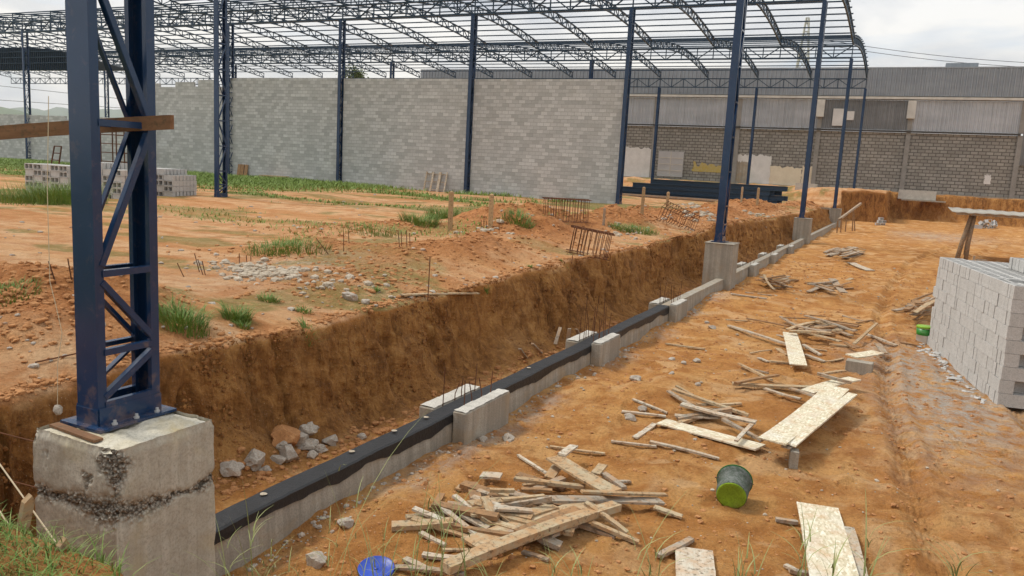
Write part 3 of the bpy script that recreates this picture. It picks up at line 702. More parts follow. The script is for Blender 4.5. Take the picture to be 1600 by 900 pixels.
# ---------------- old factory ----------------
FY=85.
fac=empty('factory_building',(-55,FY,2)); tag(fac,'long old factory with grey metal cladding above a dirty block wall, behind the site','factory building')
def fpart(b,name,mat,par=fac,lab=None):
    o=b.build(name,M[mat],par); o.location=-Vector(fac.location) if par is fac else (0,0,0)
    if lab: o['label']=lab
    return o
XL,XR=-55.2,26.
def ribbed(x0,x1,z0,z1,y,pitch=.33,d=.05):
    n=int((x1-x0)/pitch); V=[];F=[];xs=[]
    for i in range(n):
        a=x0+i*pitch; xs+= [(a,0),(a+pitch*.55,0),(a+pitch*.66,-d),(a+pitch*.9,-d)]
    xs.append((x0+n*pitch,0)); b=MB(); V=[(x,y+q,z0) for x,q in xs]+[(x,y+q,z1) for x,q in xs]; k=len(xs)
    b.add(V,[(i,i+1,k+i+1,k+i) for i in range(k-1)]); b.box(x0,x1,y+.02,y+.3,z0+.01,z1-.01); return b
fpart(ribbed(XL,XR,11.35,13.86,FY-.35,.42,.09),'upper_cladding','clad_up')
fpart(MB().box(XL,XR,FY-.42,FY+30,13.87,14.0),'roof','clad_up')
fpart(MB().box(XL,XR,FY-.5,FY+.1,11.06,11.28),'gutter','gutter')
fpart(MB().box(XL,XR,FY-.2,FY-.05,11.0,11.34),'fascia','darktrim')
bnd=[-25.3,-16.5,-8.7,-.7,8.3]
fpart(ribbed(XL,-8.9,8.22,10.98,FY-.12),'lower_cladding','clad_low'); fpart(ribbed(-8.6,-.9,8.22,10.98,FY-.12),'lower_cladding','clad_dark'); fpart(ribbed(-.6,8.2,8.22,10.98,FY-.12),'lower_cladding','clad_low')
fpart(ribbed(8.5,XR,5.4,10.98,FY-.12),'lower_cladding','clad_dark')
fpart(MB().box(XL,8.3,FY-.3,FY+.2,8.03,8.19),'drip_trim','darktrim')
fpart(MB().box(XL,XR,FY,FY+.3,.3,8.0),'block_wall','wall_old')
fpart(MB().box(XL,XR,FY-.25,FY-.002,1.6,2.5),'plinth','conc')
for x in bnd:
    fpart(MB().box(x-.2,x+.2,FY-.16,FY-.004,2.4,8.02).box(x-.2,x+.2,FY-.2,FY+.2,8.2,10.98),'pilaster','wall_conc')
for x in (-8.7,-.7): fpart(MB().box(x-.35,x+.35,FY-.55,FY-.22,9.3,10.95),'downpipe_box','gutter')
def patch(px0,py0,px1,py1,mat,name,seed,y=FY-.03,jag=.12):
    a=onY(px0,py0,FY);c=onY(px1,py1,FY); x0,x1,z0,z1=a.x,c.x,c.z,a.z; rnd=random.Random(seed); P=[]
    n=14
    for i in range(n): P.append((x0+(x1-x0)*i/n,z1+rnd.uniform(-jag,jag)))
    for i in range(n): P.append((x1+rnd.uniform(-jag,jag)*.4,z1+(z0-z1)*i/n))
    P.append((x1,z0));P.append((x0,z0)); 
    for i in range(1,n): P.append((x0+rnd.uniform(-jag,jag)*.4,z0+(z1-z0)*i/n))
    b=MB(); k=len(P); b.add([(x,y,z) for x,z in P]+[(x,FY-.003,z) for x,z in P],[tuple(range(k))]+[(i,(i+1)%k,k+(i+1)%k,k+i) for i in range(k)]); fpart(b,name,mat)
patch(975,230,1016,279,'lightpanel','painted_patch',1); patch(1083,256,1128,270,'ochre','yellow_patch',2,jag=.3)
patch(1149,241,1175,292,'lightpanel','painted_patch',3); patch(1174,242,1201,289,'lightpanel','painted_patch',4,y=FY-.05); patch(1151,252,1168,287,'conc','bare_patch',8,y=FY-.04)
patch(1200,260,1250,291,'cream','painted_patch',5); patch(1254,260,1268,290,'cream','painted_patch',6)
patch(1539,273,1547,288,'lightpanel','painted_patch',9)
d0=onY(1030,236,FY);d1=onY(1066,277,FY)
dr=fpart(MB().box(d0.x,d1.x,FY-.12,FY-.02,d1.z,d0.z),'steel_door','greydoor')
q=MB()
for i in (1,2,3): z=d1.z+(d0.z-d1.z)*i/4; q.box(d0.x+.05,d1.x-.05,FY-.15,FY-.122,z-.04,z+.04)
q.box((d0.x+d1.x)/2-.05,(d0.x+d1.x)/2+.05,FY-.155,FY-.123,d1.z,d0.z); q.build('door_rail',M['conc_pale'],dr)
a=onY(1303,170,FY);c=onY(1320,197,FY); fpart(MB().box(a.x,c.x,FY-.3,FY-.2,c.z,a.z),'white_sheet','lightpanel'); a=onY(1320,174,FY);c=onY(1334,188,FY); fpart(MB().box(a.x+.02,c.x,FY-.3,FY-.2,c.z,a.z),'white_sheet','lightpanel')
a=onY(1477,105,FY+3);c=onY(1527,109,FY+3); fpart(MB().box(a.x,c.x,FY+2,FY+4,14.01,a.z+.25),'roof_vent','clad_up')
# low slab and block on the far cut
b=MB().box(-.6,3.0,81.2,82.6,1.75,1.86); o=b.build('concrete_slab',M['conc']); tag(o,'thin grey slab jutting from the far cut beside the earth block','slab')
b=MB().box(-.9,2.2,81.9,82.9,1.87,2.7); o=b.build('concrete_box',M['conc_pale']); tag(o,'pale low concrete box standing on the slab at the far cut','concrete box')
a=at(1262,320); b=MB().box(-.9,.9,-.4,.4,0,1.1); o=b.build('concrete_lump',M['conc_pale'],None,(-8.3,76,1.7)); tag(o,'pale rounded concrete base behind the third blue column','concrete base')

# ---------------- stacked blue steel ----------------
def ibeam(L,h=.32,w=.25,t=.03):
    b=MB(); b.box(0,L,-w/2,w/2,0,t); b.box(0,L,-w/2,w/2,h-t,h); b.box(0,L,-t/2,t/2,t,h-t); return b
im=ibeam(1).mesh('stacked_beam',M['blue_far'])
rows=[(-19.8,11.2,1.3),(-19.6,11.4,1.63),(-18.3,9.4,1.96),(-17.,8.4,2.29)]; lev=['ground layer','second layer','third layer','top layer']
for li,(x,Ln,z) in enumerate(rows):
    for j in range(4 if li<3 else 3):
        e=bpy.data.objects.new('steel_beam',im); xx=x+random.uniform(-.5,.5); link(e,None,(xx,56.6+j*.34,z+.02-.05)); e.scale=(Ln+random.uniform(-.6,1.2),1,1)
        tag(e,f'dark blue steel beam in the {lev[li]} of the pile in front of the factory door, {["front","second","third","back"][j]} of its layer','steel beam','blue steel beams piled before the factory')
for i in range(3):
    b=MB().box(0,12,-.1,.1,0,.12); x=-21+i*2.2; o=b.build('timber_bearer',M['plank_grey'],None,(x,55.6+.35*i,G(x,55.8)+.02),R(-1+i)); tag(o,['long','middle','short'][i]+' pale timber lying in front of the blue steel pile','timber','pale timbers before the steel pile')

# ---------------- shelter, pylon, wires ----------------
def shelter():
    p=at(1510,412); P=Vector((2.45,38.6,0)); e=empty('shelter',(P.x,P.y,G(P.x,P.y))); tag(e,'low shelter with crooked log posts and a corrugated sheet roof at the right','shelter')
    b=MB().tube([(-.35,0,-.05),(-.22,0,.9),(0,0,2.1)],[.1,.09,.08],8); b.build('post',M['log'],e,smooth=True)
    b=MB().tube([(0,.05,-.05),(.02,0,.9),(.12,0,2.1)],[.09,.085,.07],8); b.build('post',M['log'],e,smooth=True)
    b=MB().tube([(4.8,.6,-.05),(4.8,.6,2.1)],[.08,.07],8); b.build('post',M['log'],e,smooth=True)
    b=MB().tube([(0.2,3.8,-.05),(.2,3.8,2.1)],[.08,.07],8); b.build('post',M['log'],e,smooth=True)
    n=90; V=[]; u=np.linspace(-.75,6,n); 
    for yy in (-.5,1.5,4.2): V.append(np.stack([u,np.full(n,yy),2.2+.014*np.sin(u*14)+.05*yy/4+.02*vn(u*2,yy)],-1))
    me=grid_mesh('roof_sheet',np.concatenate(V),3,n,M['fibre']); o=link(bpy.data.objects.new('roof_sheet',me),e); s=o.modifiers.new('s','SOLIDIFY'); s.thickness=.03
    b=MB().bar((-.6,-.4,2.12),(5.8,-.4,2.12),.06,.09); b.build('rafter',M['plank_grey'],e)
shelter()
def panel(x,y,w,h,rz,label):
    b=MB()
    for i in range(4): b.box(-w/2+i*w/4,-w/2+(i+1)*w/4-.01,-.012,.012,0,h+random.uniform(-.03,.03))
    b.box(-w/2-.1,-w/2-.03,-.04,.04,-.1,h+.12); b.box(w/2+.03,w/2+.1,-.04,.04,-.1,h+.08)
    o=b.build('board_fence',M['plank_grey'],None,(x,y,G(x,y)),rz); tag(o,label,'board panel')
panel(3.2,33.5,1.5,.5,R(4),'low grey board panel standing behind the block stack, beside the shelter post'); panel(5.2,33.8,.9,.3,R(-6),'short low board panel at the right edge behind the block stack')
def pylon():
    a=ray(1262,28);c=ray(1262,118); Y=230; k=Y/a[1]; X,zt=a[0]*k,H+a[2]*k; b=MB(); hb=0; Ht=zt-hb; w0,w1=3.6,2.6
    def corner(t): w=w0*(1-t)+w1*t; w*= (1 if t<.72 else 1-(t-.72)/.28*.75); return [(-w/2,-w/2),(w/2,-w/2),(w/2,w/2),(-w/2,w/2)]
    n=13
    for i in range(n):
        A=corner(i/n);B=corner((i+1)/n);z0,z1=i*Ht/n,(i+1)*Ht/n
        for j in range(4):
            p,q=A[j],B[j]; r_,s_=A[(j+1)%4],B[(j+1)%4]
            b.bar((*p,z0),(*q,z1),.28); b.bar((*p,z0),(*s_,z1),.16); b.bar((*q,z1),(*s_,z1),.16)
    o=b.build('lattice_pylon',M['gutter'],None,(X,Y,0)); tag(o,'distant pale lattice pylon seen through the roof purlins','pylon')
    for j,(s,t) in enumerate((((1263,58),(1700,103)),((1263,66),(1700,110)),((1258,96),(1700,150)))):
        p=onY(*s,228 if j<2 else 210); q=onY(*t,228 if j<2 else 210); pts=[p.lerp(q,i/12)-Vector((0,0,1.2*math.sin(math.pi*i/12))) for i in range(13)]
        if j==2: continue
        o=MB().tube(pts,.06,4).build('power_line',M['wire'],None); tag(o,['upper','lower'][j]+' power line crossing the sky above the factory on the right','cable','power lines on the right')
    for j,(s,t) in enumerate((((-20,132),(260,162)),((-20,155),(240,172)))):
        p=onY(*s,120);q=onY(*t,120); o=MB().tube([p.lerp(q,i/8) for i in range(9)],.05,4).build('power_line',M['wire'],None); tag(o,['upper','lower'][j]+' power line crossing the sky above the hills on the left','cable','power lines on the left')
pylon()
def small_tree(px,py,Y,label,s=1.):
    P=onY(px,py,Y); z0=G(P.x,P.y) if Y<90 else .5; e=empty('tree',(P.x,Y,z0)); tag(e,label,'tree'); h=P.z-z0
    MB().tube([(0,0,-.2),(.1,0,h*.6),(0,0,h)],[.22,.14,.05],6).build('trunk',M['log'],e)
    b=MB(); rr=random.Random(px)
    for i in range(500):
        c=Vector((rr.gauss(0,.75*s),rr.gauss(0,.75*s),h+rr.gauss(0,.75*s))); a=Vector((rr.uniform(-1,1),rr.uniform(-1,1),rr.uniform(-1,1)))*.22; d=Vector((rr.uniform(-1,1),rr.uniform(-1,1),rr.uniform(-1,1)))*.22
        b.add([c,c+a,c+a+d,c+d],[(0,1,2,3)])
    b.build('crown',M['leaf'],e)
small_tree(548,117,95,'small dark tree crown showing above the wall, left of a smaller one'); small_tree(559,119,95,'smaller dark tree crown just above the grey wall',.6)

# ---------------- concrete block stacks ----------------
def hollow(L=.39,Wd=.14,Hh=.19,t=.025,axis='z'):
    """block with two through cavities along z; L on x, Wd on y"""
    b=MB(); xs=[-L/2,-L/2+t,-t/2,t/2,L/2-t,L/2]; ys=[-Wd/2,-Wd/2+t,Wd/2-t,Wd/2]
    for i in range(5):
        for j in range(3):
            if j==1 and i in (1,3): continue
            for z,fl in ((0,1),(Hh,0)):
                q=[(xs[i],ys[j],z),(xs[i+1],ys[j],z),(xs[i+1],ys[j+1],z),(xs[i],ys[j+1],z)]; b.add(q,[(3,2,1,0) if fl else (0,1,2,3)])
    def wallr(x0,x1,y0,y1,out):
        P=[(x0,y0),(x1,y0),(x1,y1),(x0,y1)]
        for k in range(4):
            a,c=P[k],P[(k+1)%4]; f=(0,1,2,3) if out else (3,2,1,0); b.add([(*a,0),(*c,0),(*c,Hh),(*a,Hh)],[f])
    wallr(xs[0],xs[5],ys[0],ys[3],True); wallr(xs[1],xs[2],ys[1],ys[2],False); wallr(xs[3],xs[4],ys[1],ys[2],False)
    if axis=='y': b.v=[(x,z-Hh/2,y+Wd/2) for x,y,z in b.v]; b.f=[tuple(reversed(f)) for f in b.f]
    return b
blk={('z',w):hollow(Wd=w).mesh('concrete_block',M['blk']) for w in (.09,.14,.19)}
blk['y']=hollow(Wd=.19,Hh=.19,axis='y').mesh('concrete_block',M['blk'])
SO=Vector((1.47,13.06,0)); SD=Vector((.66-1.47,17.25-13.06,0)); SLen=SD.length; SD.normalize(); SNn=Vector((SD.y,-SD.x,0)); sa=math.atan2(SNn.y,SNn.x)
names=['bottom','second','third','fourth','fifth','sixth','seventh','eighth','top']; cnt=0; rb=random.Random(3)
def put_block(me,u,v,z,rz,label,group='pale hollow blocks stacked at the right edge'):
    global cnt; cnt+=1; P=SO+SNn*u+SD*v; o=bpy.data.objects.new('concrete_block',me); link(o,None,(P.x,P.y,z),rz); return tag(o,label,'concrete block',group)
zb=.0
for ly in range(9):
    z=zb+ly*.1945; v=.0 if ly%2 else .0; i=0
    v=.15 if ly<8 else .15
    while v<SLen-.05:
        rr=rb.random()
        if rr<.22: me=blk[('z',.14)]; w=.39; put_block(me,.07+rb.uniform(-.008,.008),v+w/2,z,sa+math.pi/2+rb.uniform(-.01,.01),f'pale block laid lengthwise, {names[ly]} layer, long side of right stack')
        else:
            w=rb.choice((.14,.14,.14,.19,.09)); put_block(blk[('z',w)],.195+rb.uniform(-.006,.005),v+w/2,z,sa+rb.uniform(-.02,.02),f'pale block showing its end, {names[ly]} layer, long side of right stack')
        v+=w+.004+rb.choice((0,0,.004,.014))
    # front face: stretchers, every second layer turned so that the cavities look out
    for k in range(3):
        u=.2+k*.4
        if ly%2==0: put_block(blk[('z',.14)],u,.072,z,sa,f'block with plain side out, {names[ly]} layer, near end of right stack')
        else: put_block(blk[('z',.19)],u-.1+rb.uniform(-.01,.01),.20,z,sa+math.pi/2,f'block with its end out beside a dark gap, {names[ly]} layer of right stack')
for r_ in range(2):
    for k in range(9):
        put_block(blk[('z',.14)],.95+rb.uniform(-.01,.01)+r_*.4,1.55+k*.15,zb+9*.1945,sa+rb.uniform(-.03,.03),'pale concrete block set on top of the stack, in the short raised row')
print('individual blocks',cnt)
fill=MB()
def add_mesh_block(me_b,P,rz):
    c,s=math.cos(rz),math.sin(rz); fill.add([(P[0]+x*c-y*s,P[1]+x*s+y*c,P[2]+z) for x,y,z in me_b.v],me_b.f)
hb14=hollow(); hby=hollow(Wd=.19,Hh=.19,axis='y')
for ly in (6,7,8):
    for r_ in range(1,4):
        for k in range(int(SLen/.148)-2):
            P=SO+SNn*(.2+r_*.4)+SD*(.26+k*.148); add_mesh_block(hb14,(P.x,P.y,zb+ly*.1945-rb.uniform(0,.004)),sa+rb.uniform(-.01,.01))
for ly in range(6):
    P=SO+SNn*1.05+SD*(SLen/2); 
c0=SO+SNn*.45+SD*.35; 
# left pallets
def pallet(x0,y0,nx,ny,heights,rz):
    for i in range(nx):
        for j in range(ny):
            for l in range(heights[(i*len(heights))//nx]):
                if 0<j<ny-1 and 0<i<nx-1 and l<heights[(i*len(heights))//nx]-1: continue
                c,s=math.cos(rz),math.sin(rz); lx,lyy=i*.4,j*.2
                x,y=x0+lx*c-lyy*s,y0+lx*s+lyy*c; zz=G(x0+.5,y0+.3)-.02+l*.2
                add_mesh_block(hby if (i+l)%3 else hb14,(x,y,zz),rz+rb.uniform(-.02,.02))
pallet(-26.9,17.3,5,5,[5],R(5)); pallet(-24.7,17.9,4,6,[6,5],R(8)); pallet(-25.2,20.3,4,7,[5,5,4],R(12))
o=fill.build('concrete_blocks',M['blk']); tag(o,'remaining concrete blocks: inner rows of the right stack and the block piles beyond the grass at the left','concrete blocks',kind='stuff')
# base ledger of the left piles
def loose_block(px,py,label,rz=0,me=None,dz=0,group=None):
    P=at(px,py); o=bpy.data.objects.new('concrete_block',me or blk[('z',.19)]); link(o,None,(P.x,P.y,P.z-.01+dz),rz); tag(o,label,'concrete block',group); return o
# ---------------- planks ----------------
PLK={}
def plank_mesh(L,w,t,seed,kind):
    rr=random.Random(seed); n=8; b=MB(); bend=rr.uniform(-.02,.02)*L; tw=rr.uniform(-.1,.1)*.15; vs=[]
    e0=[rr.uniform(-.02,.0)*min(1,L) for _ in range(4)];e1=[rr.uniform(0,.02)*min(1,L) for _ in range(4)]; tap=rr.uniform(.8,1.) if w<.09 else 1
    for i in range(n+1):
        s=i/n; x=-L/2+L*s; zz=bend*(1-(2*s-1)**2); a=tw*(2*s-1); ww=w*(1-(1-tap)*s)
        for k,(yy,z_) in enumerate(((-ww/2,0),(ww/2,0),(ww/2,t),(-ww/2,t))):
            xx=x+(e0[k] if i==0 else e1[k] if i==n else 0); j=rr.uniform(-.002,.002); vs.append((xx,yy*math.cos(a)-z_*math.sin(a)+j,zz+yy*math.sin(a)+z_*math.cos(a)))
    fs=[(3,2,1,0),(n*4,n*4+1,n*4+2,n*4+3)]
    for i in range(n):
        for k in range(4): fs.append((i*4+k,i*4+(k+1)%4,(i+1)*4+(k+1)%4,(i+1)*4+k))
    b.add(vs,fs); b.f=[tuple(reversed(f)) for f in b.f]; return b
PILES={}
MATN={'plank':'pale','plank_grey':'grey','plank_white':'whitish','plank_brown':'brown','osb':'speckled chipboard','timber':'yellowish'}
def plank(a,b,w,t=.022,mat='plank',lift=0.,pile=None,lift2=None,name=None,label=None,cat=None):
    """a, b: where its ends stand in the photo; lift: height of each end above the ground"""
    l2=lift if lift2 is None else lift2
    w=w*(1.15 if pile in (N1,N2,N3) else 1)
    A=at(a[0],a[1],lift+.012);B=at(b[0],b[1],l2+.012); d=B-A; Ln=d.length; seed=int(a[0]*7+a[1]*13+b[0])
    me=plank_mesh(Ln,w,t,seed,mat).mesh('plank',M[mat]); nm=name or ('chipboard_sheet' if mat=='osb' else 'wooden_plank')
    o=bpy.data.objects.new(nm,me); C.objects.link(o); o.location=(A+B)/2
    o.rotation_euler=(0,-math.asin(max(-1,min(1,d.z/Ln))),math.atan2(d.y,d.x))
    if label: tag(o,label,cat or 'plank'); return o
    PILES.setdefault(pile,[]).append((min(a[0],b[0]),o,Ln,w,mat,((a[0]+b[0])/2,(a[1]+b[1])/2,abs(b[0]-a[0]),abs(b[1]-a[1])))); return o
ORD=['leftmost','second from the left','third from the left','fourth from the left','fifth from the left','sixth from the left','seventh from the left','eighth from the left','ninth from the left','tenth from the left','eleventh from the left','twelfth from the left']
def label_piles():
    for pile,it in PILES.items():
        xs=[i[5][0] for i in it]; ys=[i[5][1] for i in it]; kinds={}
        for i in sorted(it,key=lambda q:q[0]):
            _,o,Ln,w,mat,(mx_,my_,dx,dy)=i
            size=('long' if Ln>1.1 else 'short' if Ln<.5 else 'medium')+(' wide' if w>.1 else ' narrow' if w<.055 else '')
            noun='sheet' if mat=='osb' else ('board' if w>.1 else 'stick' if w<.055 else 'plank')
            kinds.setdefault(f'{size} {MATN[mat]} {noun}',[]).append(o)
        for k,os_ in kinds.items():
            for j,o in enumerate(os_):
                lb=f'{k} in the {pile}' if len(os_)==1 else f'{k} in the {pile}, {ORD[min(j,11)]}'
                tag(o,lb,'sheet' if 'sheet' in k else 'plank','scrap wood in '+pile)
N1='near wood heap'; N2='wood scattered by raised sheets'; N3='heap around upright chipboard'; N4='dark heap beside second pier'; N5='farthest wood heap'; N6='heap left of block stack'; N7='bits at bottom right'
rq=random.Random(21)
_=[plank(*q[:3],t=q[3],mat=q[4],lift=q[5],lift2=(q[6] if len(q)>6 else None),pile=N1) for q in [
 ((866,716),(958,770),.17,.022,'plank',.19,.12),((860,699),(945,710),.035,.02,'plank',.0),((810,713),(854,741),.03,.02,'plank_white',.0,.05),
 ((805,750),(912,763),.06,.03,'plank',.08,.06),((851,782),(1032,785),.11,.022,'plank_grey',.12,.05),((910,770),(1040,774),.05,.02,'plank',.16,.10),
 ((915,788),(978,834),.05,.025,'plank',.15,.02),((697,893),(962,796),.10,.06,'plank',.05,.10),((735,852),(925,790),.2,.025,'plank',.04,.06),
 ((907,822),(960,841),.06,.03,'plank_grey',.02,0),((925,820),(996,850),.045,.03,'plank',.05,0),((1022,794),(1065,809),.07,.02,'plank',.03,0),
 ((842,842),(875,857),.09,.04,'plank_grey',.02,0),((817,864),(856,877),.04,.02,'plank_grey',.0),((956,691),(1025,699),.035,.02,'plank_white',.0),
 ((1016,692),(1122,718),.05,.022,'plank_white',.01,0),((992,685),(1022,664),.06,.02,'plank_white',.0),((1029,871),(1080,845),.05,.03,'plank_grey',.01,0),
 ((942,742),(975,765),.06,.03,'plank_grey',.05,.02),((930,742),(942,728),.08,.02,'plank',.08),((952,754),(985,754),.04,.02,'plank_grey',.03,0),
 ((646,796),(712,822),.055,.02,'plank_white',.05,.03),((646,811),(775,853),.085,.02,'plank',.02,0),((692,795),(745,837),.045,.02,'plank_white',.08,.05),
 ((722,805),(762,827),.06,.02,'plank_white',.06,.03),((657,834),(695,854),.04,.02,'plank_white',.0),((710,777),(750,806),.04,.025,'plank_white',.03,.06),
 ((675,797),(690,774),.05,.02,'plank_brown',.0),((757,778),(777,822),.07,.02,'plank',.14,.03),((738,756),(747,797),.09,.02,'plank_brown',.02,.06),
 ((752,744),(783,746),.12,.022,'plank_white',.05,.05),((765,768),(803,769),.04,.03,'plank',.1,.12),((661,869),(727,875),.05,.025,'plank_white',.0),
 ((692,860),(747,860),.03,.015,'plank',.03,.0),((632,876),(672,895),.05,.025,'plank_white',.0),((617,888),(725,899),.05,.02,'plank_grey',.0,.01),
 ((772,796),(830,800),.07,.02,'plank_white',.12,.1),((775,800),(812,826),.05,.02,'plank',.1,.02),((800,773),(860,790),.09,.022,'plank_grey',.05,.08),
 ((815,766),(862,768),.05,.02,'plank_brown',.1,.1),((785,782),(850,776),.04,.02,'plank',.14,.13),((812,835),(905,798),.12,.02,'plank_brown',.1,.12),
 ((860,840),(905,822),.04,.03,'plank_grey',.05,.02),((832,768),(880,748),.07,.02,'plank_grey',.04,.09),((858,748),(872,728),.09,.02,'plank',.06,.12),
 ((878,712),(897,699),.08,.02,'plank_white',.19,.14),((752,811),(800,838),.04,.03,'plank',.06,.0),((748,839),(835,828),.06,.02,'plank_grey',.03,.06)]]
_=[plank(*q[:3],t=q[3],mat=q[4],lift=q[5],lift2=(q[6] if len(q)>6 else None),pile=N2) for q in [
 ((972,644),(1040,652),.045,.022,'plank_white',.0),((989,625),(1042,646),.04,.02,'plank_white',.0),((1052,610),(1168,650),.06,.03,'plank',.06,.02),
 ((1066,633),(1180,661),.10,.025,'plank_white',.12,.08),((1055,650),(1125,653),.08,.02,'plank_white',.06,.05),((1035,660),(1186,700),.22,.018,'osb',.02,.04),
 ((1145,601),(1282,607),.09,.035,'plank',.05,.06),((1150,600),(1215,588),.05,.03,'plank_brown',.1,.08),((1195,608),(1250,624),.06,.02,'plank_white',.03,.05),
 ((1277,586),(1330,600),.05,.04,'plank_grey',.22,.18),((1285,586),(1320,581),.05,.03,'plank',.1,.05),((1155,570),(1205,595),.04,.03,'plank',.04,.02),
 ((1160,575),(1200,584),.03,.02,'plank_grey',.0),((1056,604),(1082,618),.04,.02,'plank',.02,.0),((1235,608),(1290,627),.07,.02,'plank_grey',.1,.12),
 ((1130,657),(1190,690),.05,.03,'plank_grey',.08,.05),((1044,612),(1100,645),.05,.02,'plank_grey',.03,.06),((1175,664),(1150,690),.04,.02,'plank_white',.06,.1),
 ((1262,613),(1335,593),.17,.018,'osb',.14,.14)]]
_=[plank(*q[:3],t=q[3],mat=q[4],lift=q[5],lift2=(q[6] if len(q)>6 else None),pile=N3) for q in [
 ((1139,510),(1234,541),.07,.03,'plank_white',.01,.05),((1135,500),(1166,502),.05,.02,'plank',.0),((1168,499),(1232,511),.06,.025,'plank_brown',.02,.05),
 ((1041,538),(1100,546),.04,.025,'plank',.0),((1220,496),(1262,518),.06,.03,'plank_grey',.1,.08),((1224,497),(1288,501),.04,.02,'plank_brown',.12),
 ((1258,494),(1334,518),.07,.025,'plank_grey',.16,.1),((1262,520),(1312,534),.10,.022,'plank',.12,.06),((1290,512),(1338,517),.10,.022,'plank_grey',.1,.05),
 ((1335,538),(1370,506),.05,.025,'plank',.06,.16),((1352,523),(1400,541),.06,.03,'plank_white',.05,.0),((1395,535),(1436,541),.03,.02,'plank_brown',.0),
 ((1317,494),(1352,502),.04,.02,'plank_grey',.0),((1339,505),(1364,501),.05,.02,'plank_brown',.0),((1258,555),(1288,566),.06,.025,'plank_white',.03,.0),
 ((1283,566),(1317,561),.04,.02,'plank',.0),((1258,545),(1292,549),.04,.02,'plank',.02,.0),((1296,539),(1330,543),.05,.03,'plank',.03,.0),
 ((1203,566),(1236,569),.04,.03,'plank',.01,.0),((1214,524),(1245,533),.03,.02,'plank_white',.0),((1250,516),(1263,508),.08,.02,'plank',.1),
 ((1230,505),(1300,520),.10,.02,'plank_brown',.04,.05),((1266,505),(1330,525),.10,.02,'plank_grey',.02,.04),((1280,500),(1345,509),.04,.02,'plank_brown',.1,.02),
 ((1215,545),(1232,556),.08,.02,'plank',.0),((1255,540),(1282,556),.06,.03,'plank_white',.06,.0),((1265,493),(1290,495),.05,.02,'plank_brown',.12),
 ((1172,553),(1205,548),.03,.02,'plank',.0),((1185,560),(1200,566),.05,.02,'plank_white',.0),((1320,536),(1334,545),.06,.02,'plank_brown',.08,.04),
 ((1234,521),(1247,571),.23,.018,'osb',.06,.1)]]
def heap(cx,cy,rx,ry,n,pile,mats,wl=(.03,.14),ll=(14,40),hmax=.25,ang=None):
    for i in range(n):
        x=cx+rq.gauss(0,.42)*rx; y=cy+rq.gauss(0,.42)*ry; L_=rq.uniform(*ll)/2; a=rq.uniform(-.35,.35) if ang is None else ang+rq.uniform(-.4,.4)
        h=hmax*max(0,1-((x-cx)/rx)**2-((y-cy)/ry)**2)*rq.random()
        plank((x-L_*math.cos(a),y-L_*math.sin(a)),(x+L_*math.cos(a),y+L_*math.sin(a)),rq.uniform(*wl),rq.choice((.02,.025,.04)),rq.choice(mats),h,pile,max(0,h+rq.uniform(-.08,.08)))
heap(800,800,110,42,34,N1,['plank','plank_grey','plank_white','plank','plank_brown'],wl=(.03,.1),ll=(40,110),hmax=.12)
heap(1110,642,60,18,9,N2,['plank','plank_grey','plank_white'],wl=(.03,.08),ll=(30,90),hmax=.06)
heap(1285,515,50,12,14,N3,['plank','plank_grey','plank_brown'],wl=(.04,.12),ll=(25,70),hmax=.2)
heap(1215,438,22,9,22,N4,['plank_grey','plank_brown','plank_brown','plank'],hmax=.3)
heap(1288,447,28,7,12,N4,['plank_grey','plank','plank_brown'],hmax=.15)
_=[plank(*q[:3],t=q[3],mat=q[4],lift=q[5],lift2=(q[6] if len(q)>6 else None),pile=N4) for q in [((1143,460),(1196,467),.09,.03,'plank_white',.0),((1165,457),(1206,462),.07,.02,'plank_grey',.0),((1194,430),(1210,453),.07,.02,'plank',.2,.05),((1300,436),(1318,457),.22,.02,'plank_grey',.12,.0)]]
heap(1322,393,24,8,26,N5,['plank_grey','plank_grey','plank','plank_white'],wl=(.05,.2),ll=(10,32),hmax=.45)
plank((1330,411),(1360,423),.32,.025,'plank_white',.0,label='pale board lying alone on the soil beyond the far wood heap',cat='plank')
heap(1440,478,24,15,26,N6,['plank_grey','plank_brown','plank'],ll=(16,40),hmax=.5,ang=-.25)
_=[plank(*q[:3],t=q[3],mat=q[4],lift=q[5],pile=N7) for q in [((1212,814),(1246,819),.05,.03,'plank_grey',.0),((1227,885),(1250,898),.05,.02,'plank_white',.0),((1233,893),(1262,899),.05,.03,'plank_grey',.0)]]
# sheets with labels of their own
plank((1277,792),(1306,915),.37,.018,'osb',.05,label='large speckled chipboard sheet lying near the bottom right, partly covered by grass blades',cat='sheet')
plank((1326,826),(1350,915),.09,.018,'plank_white',.03,label='narrow pale strip under the right side of the bottom right chipboard sheet',cat='plank')
plank((1084,860),(1088,915),.30,.018,'plank_white',.01,label='pale notched board sheet at the bottom edge, under the tipped bucket',cat='sheet')
plank((1206,691),(1308,607),.30,.02,'osb',.235,label='big raised chipboard sheet resting on blocks, left one of the pair',cat='sheet')
plank((1236,696),(1332,617),.115,.02,'osb',.225,label='narrow raised chipboard strip beside the big raised sheet',cat='sheet')
plank((1228,700),(1324,622),.10,.02,'plank_grey',.185,label='grey board just beneath the raised chipboard strip',cat='plank')
for i,(px,py,lb) in enumerate(((1239,728,'grey block on end carrying the near end of the raised chipboard sheets'),(1300,640,'grey block carrying the far end of the raised chipboard sheets'))):
    P=at(px,py); o=MB().box(-.045,.045,-.07,.07,0,.19).build('support_block',M['conc'],None,(P.x,P.y,P.z-.01),R(10),bevel=.004); tag(o,lb,'concrete block')
P=at(1341,584); o=MB().box(-.2,.2,-.1,.1,0,.2).build('solid_block',M['conc'],None,(P.x,P.y+.1,P.z-.01),R(-4),bevel=.005); tag(o,'grey concrete block under the chipboard piece in the scrap heap left of the stack','concrete block')
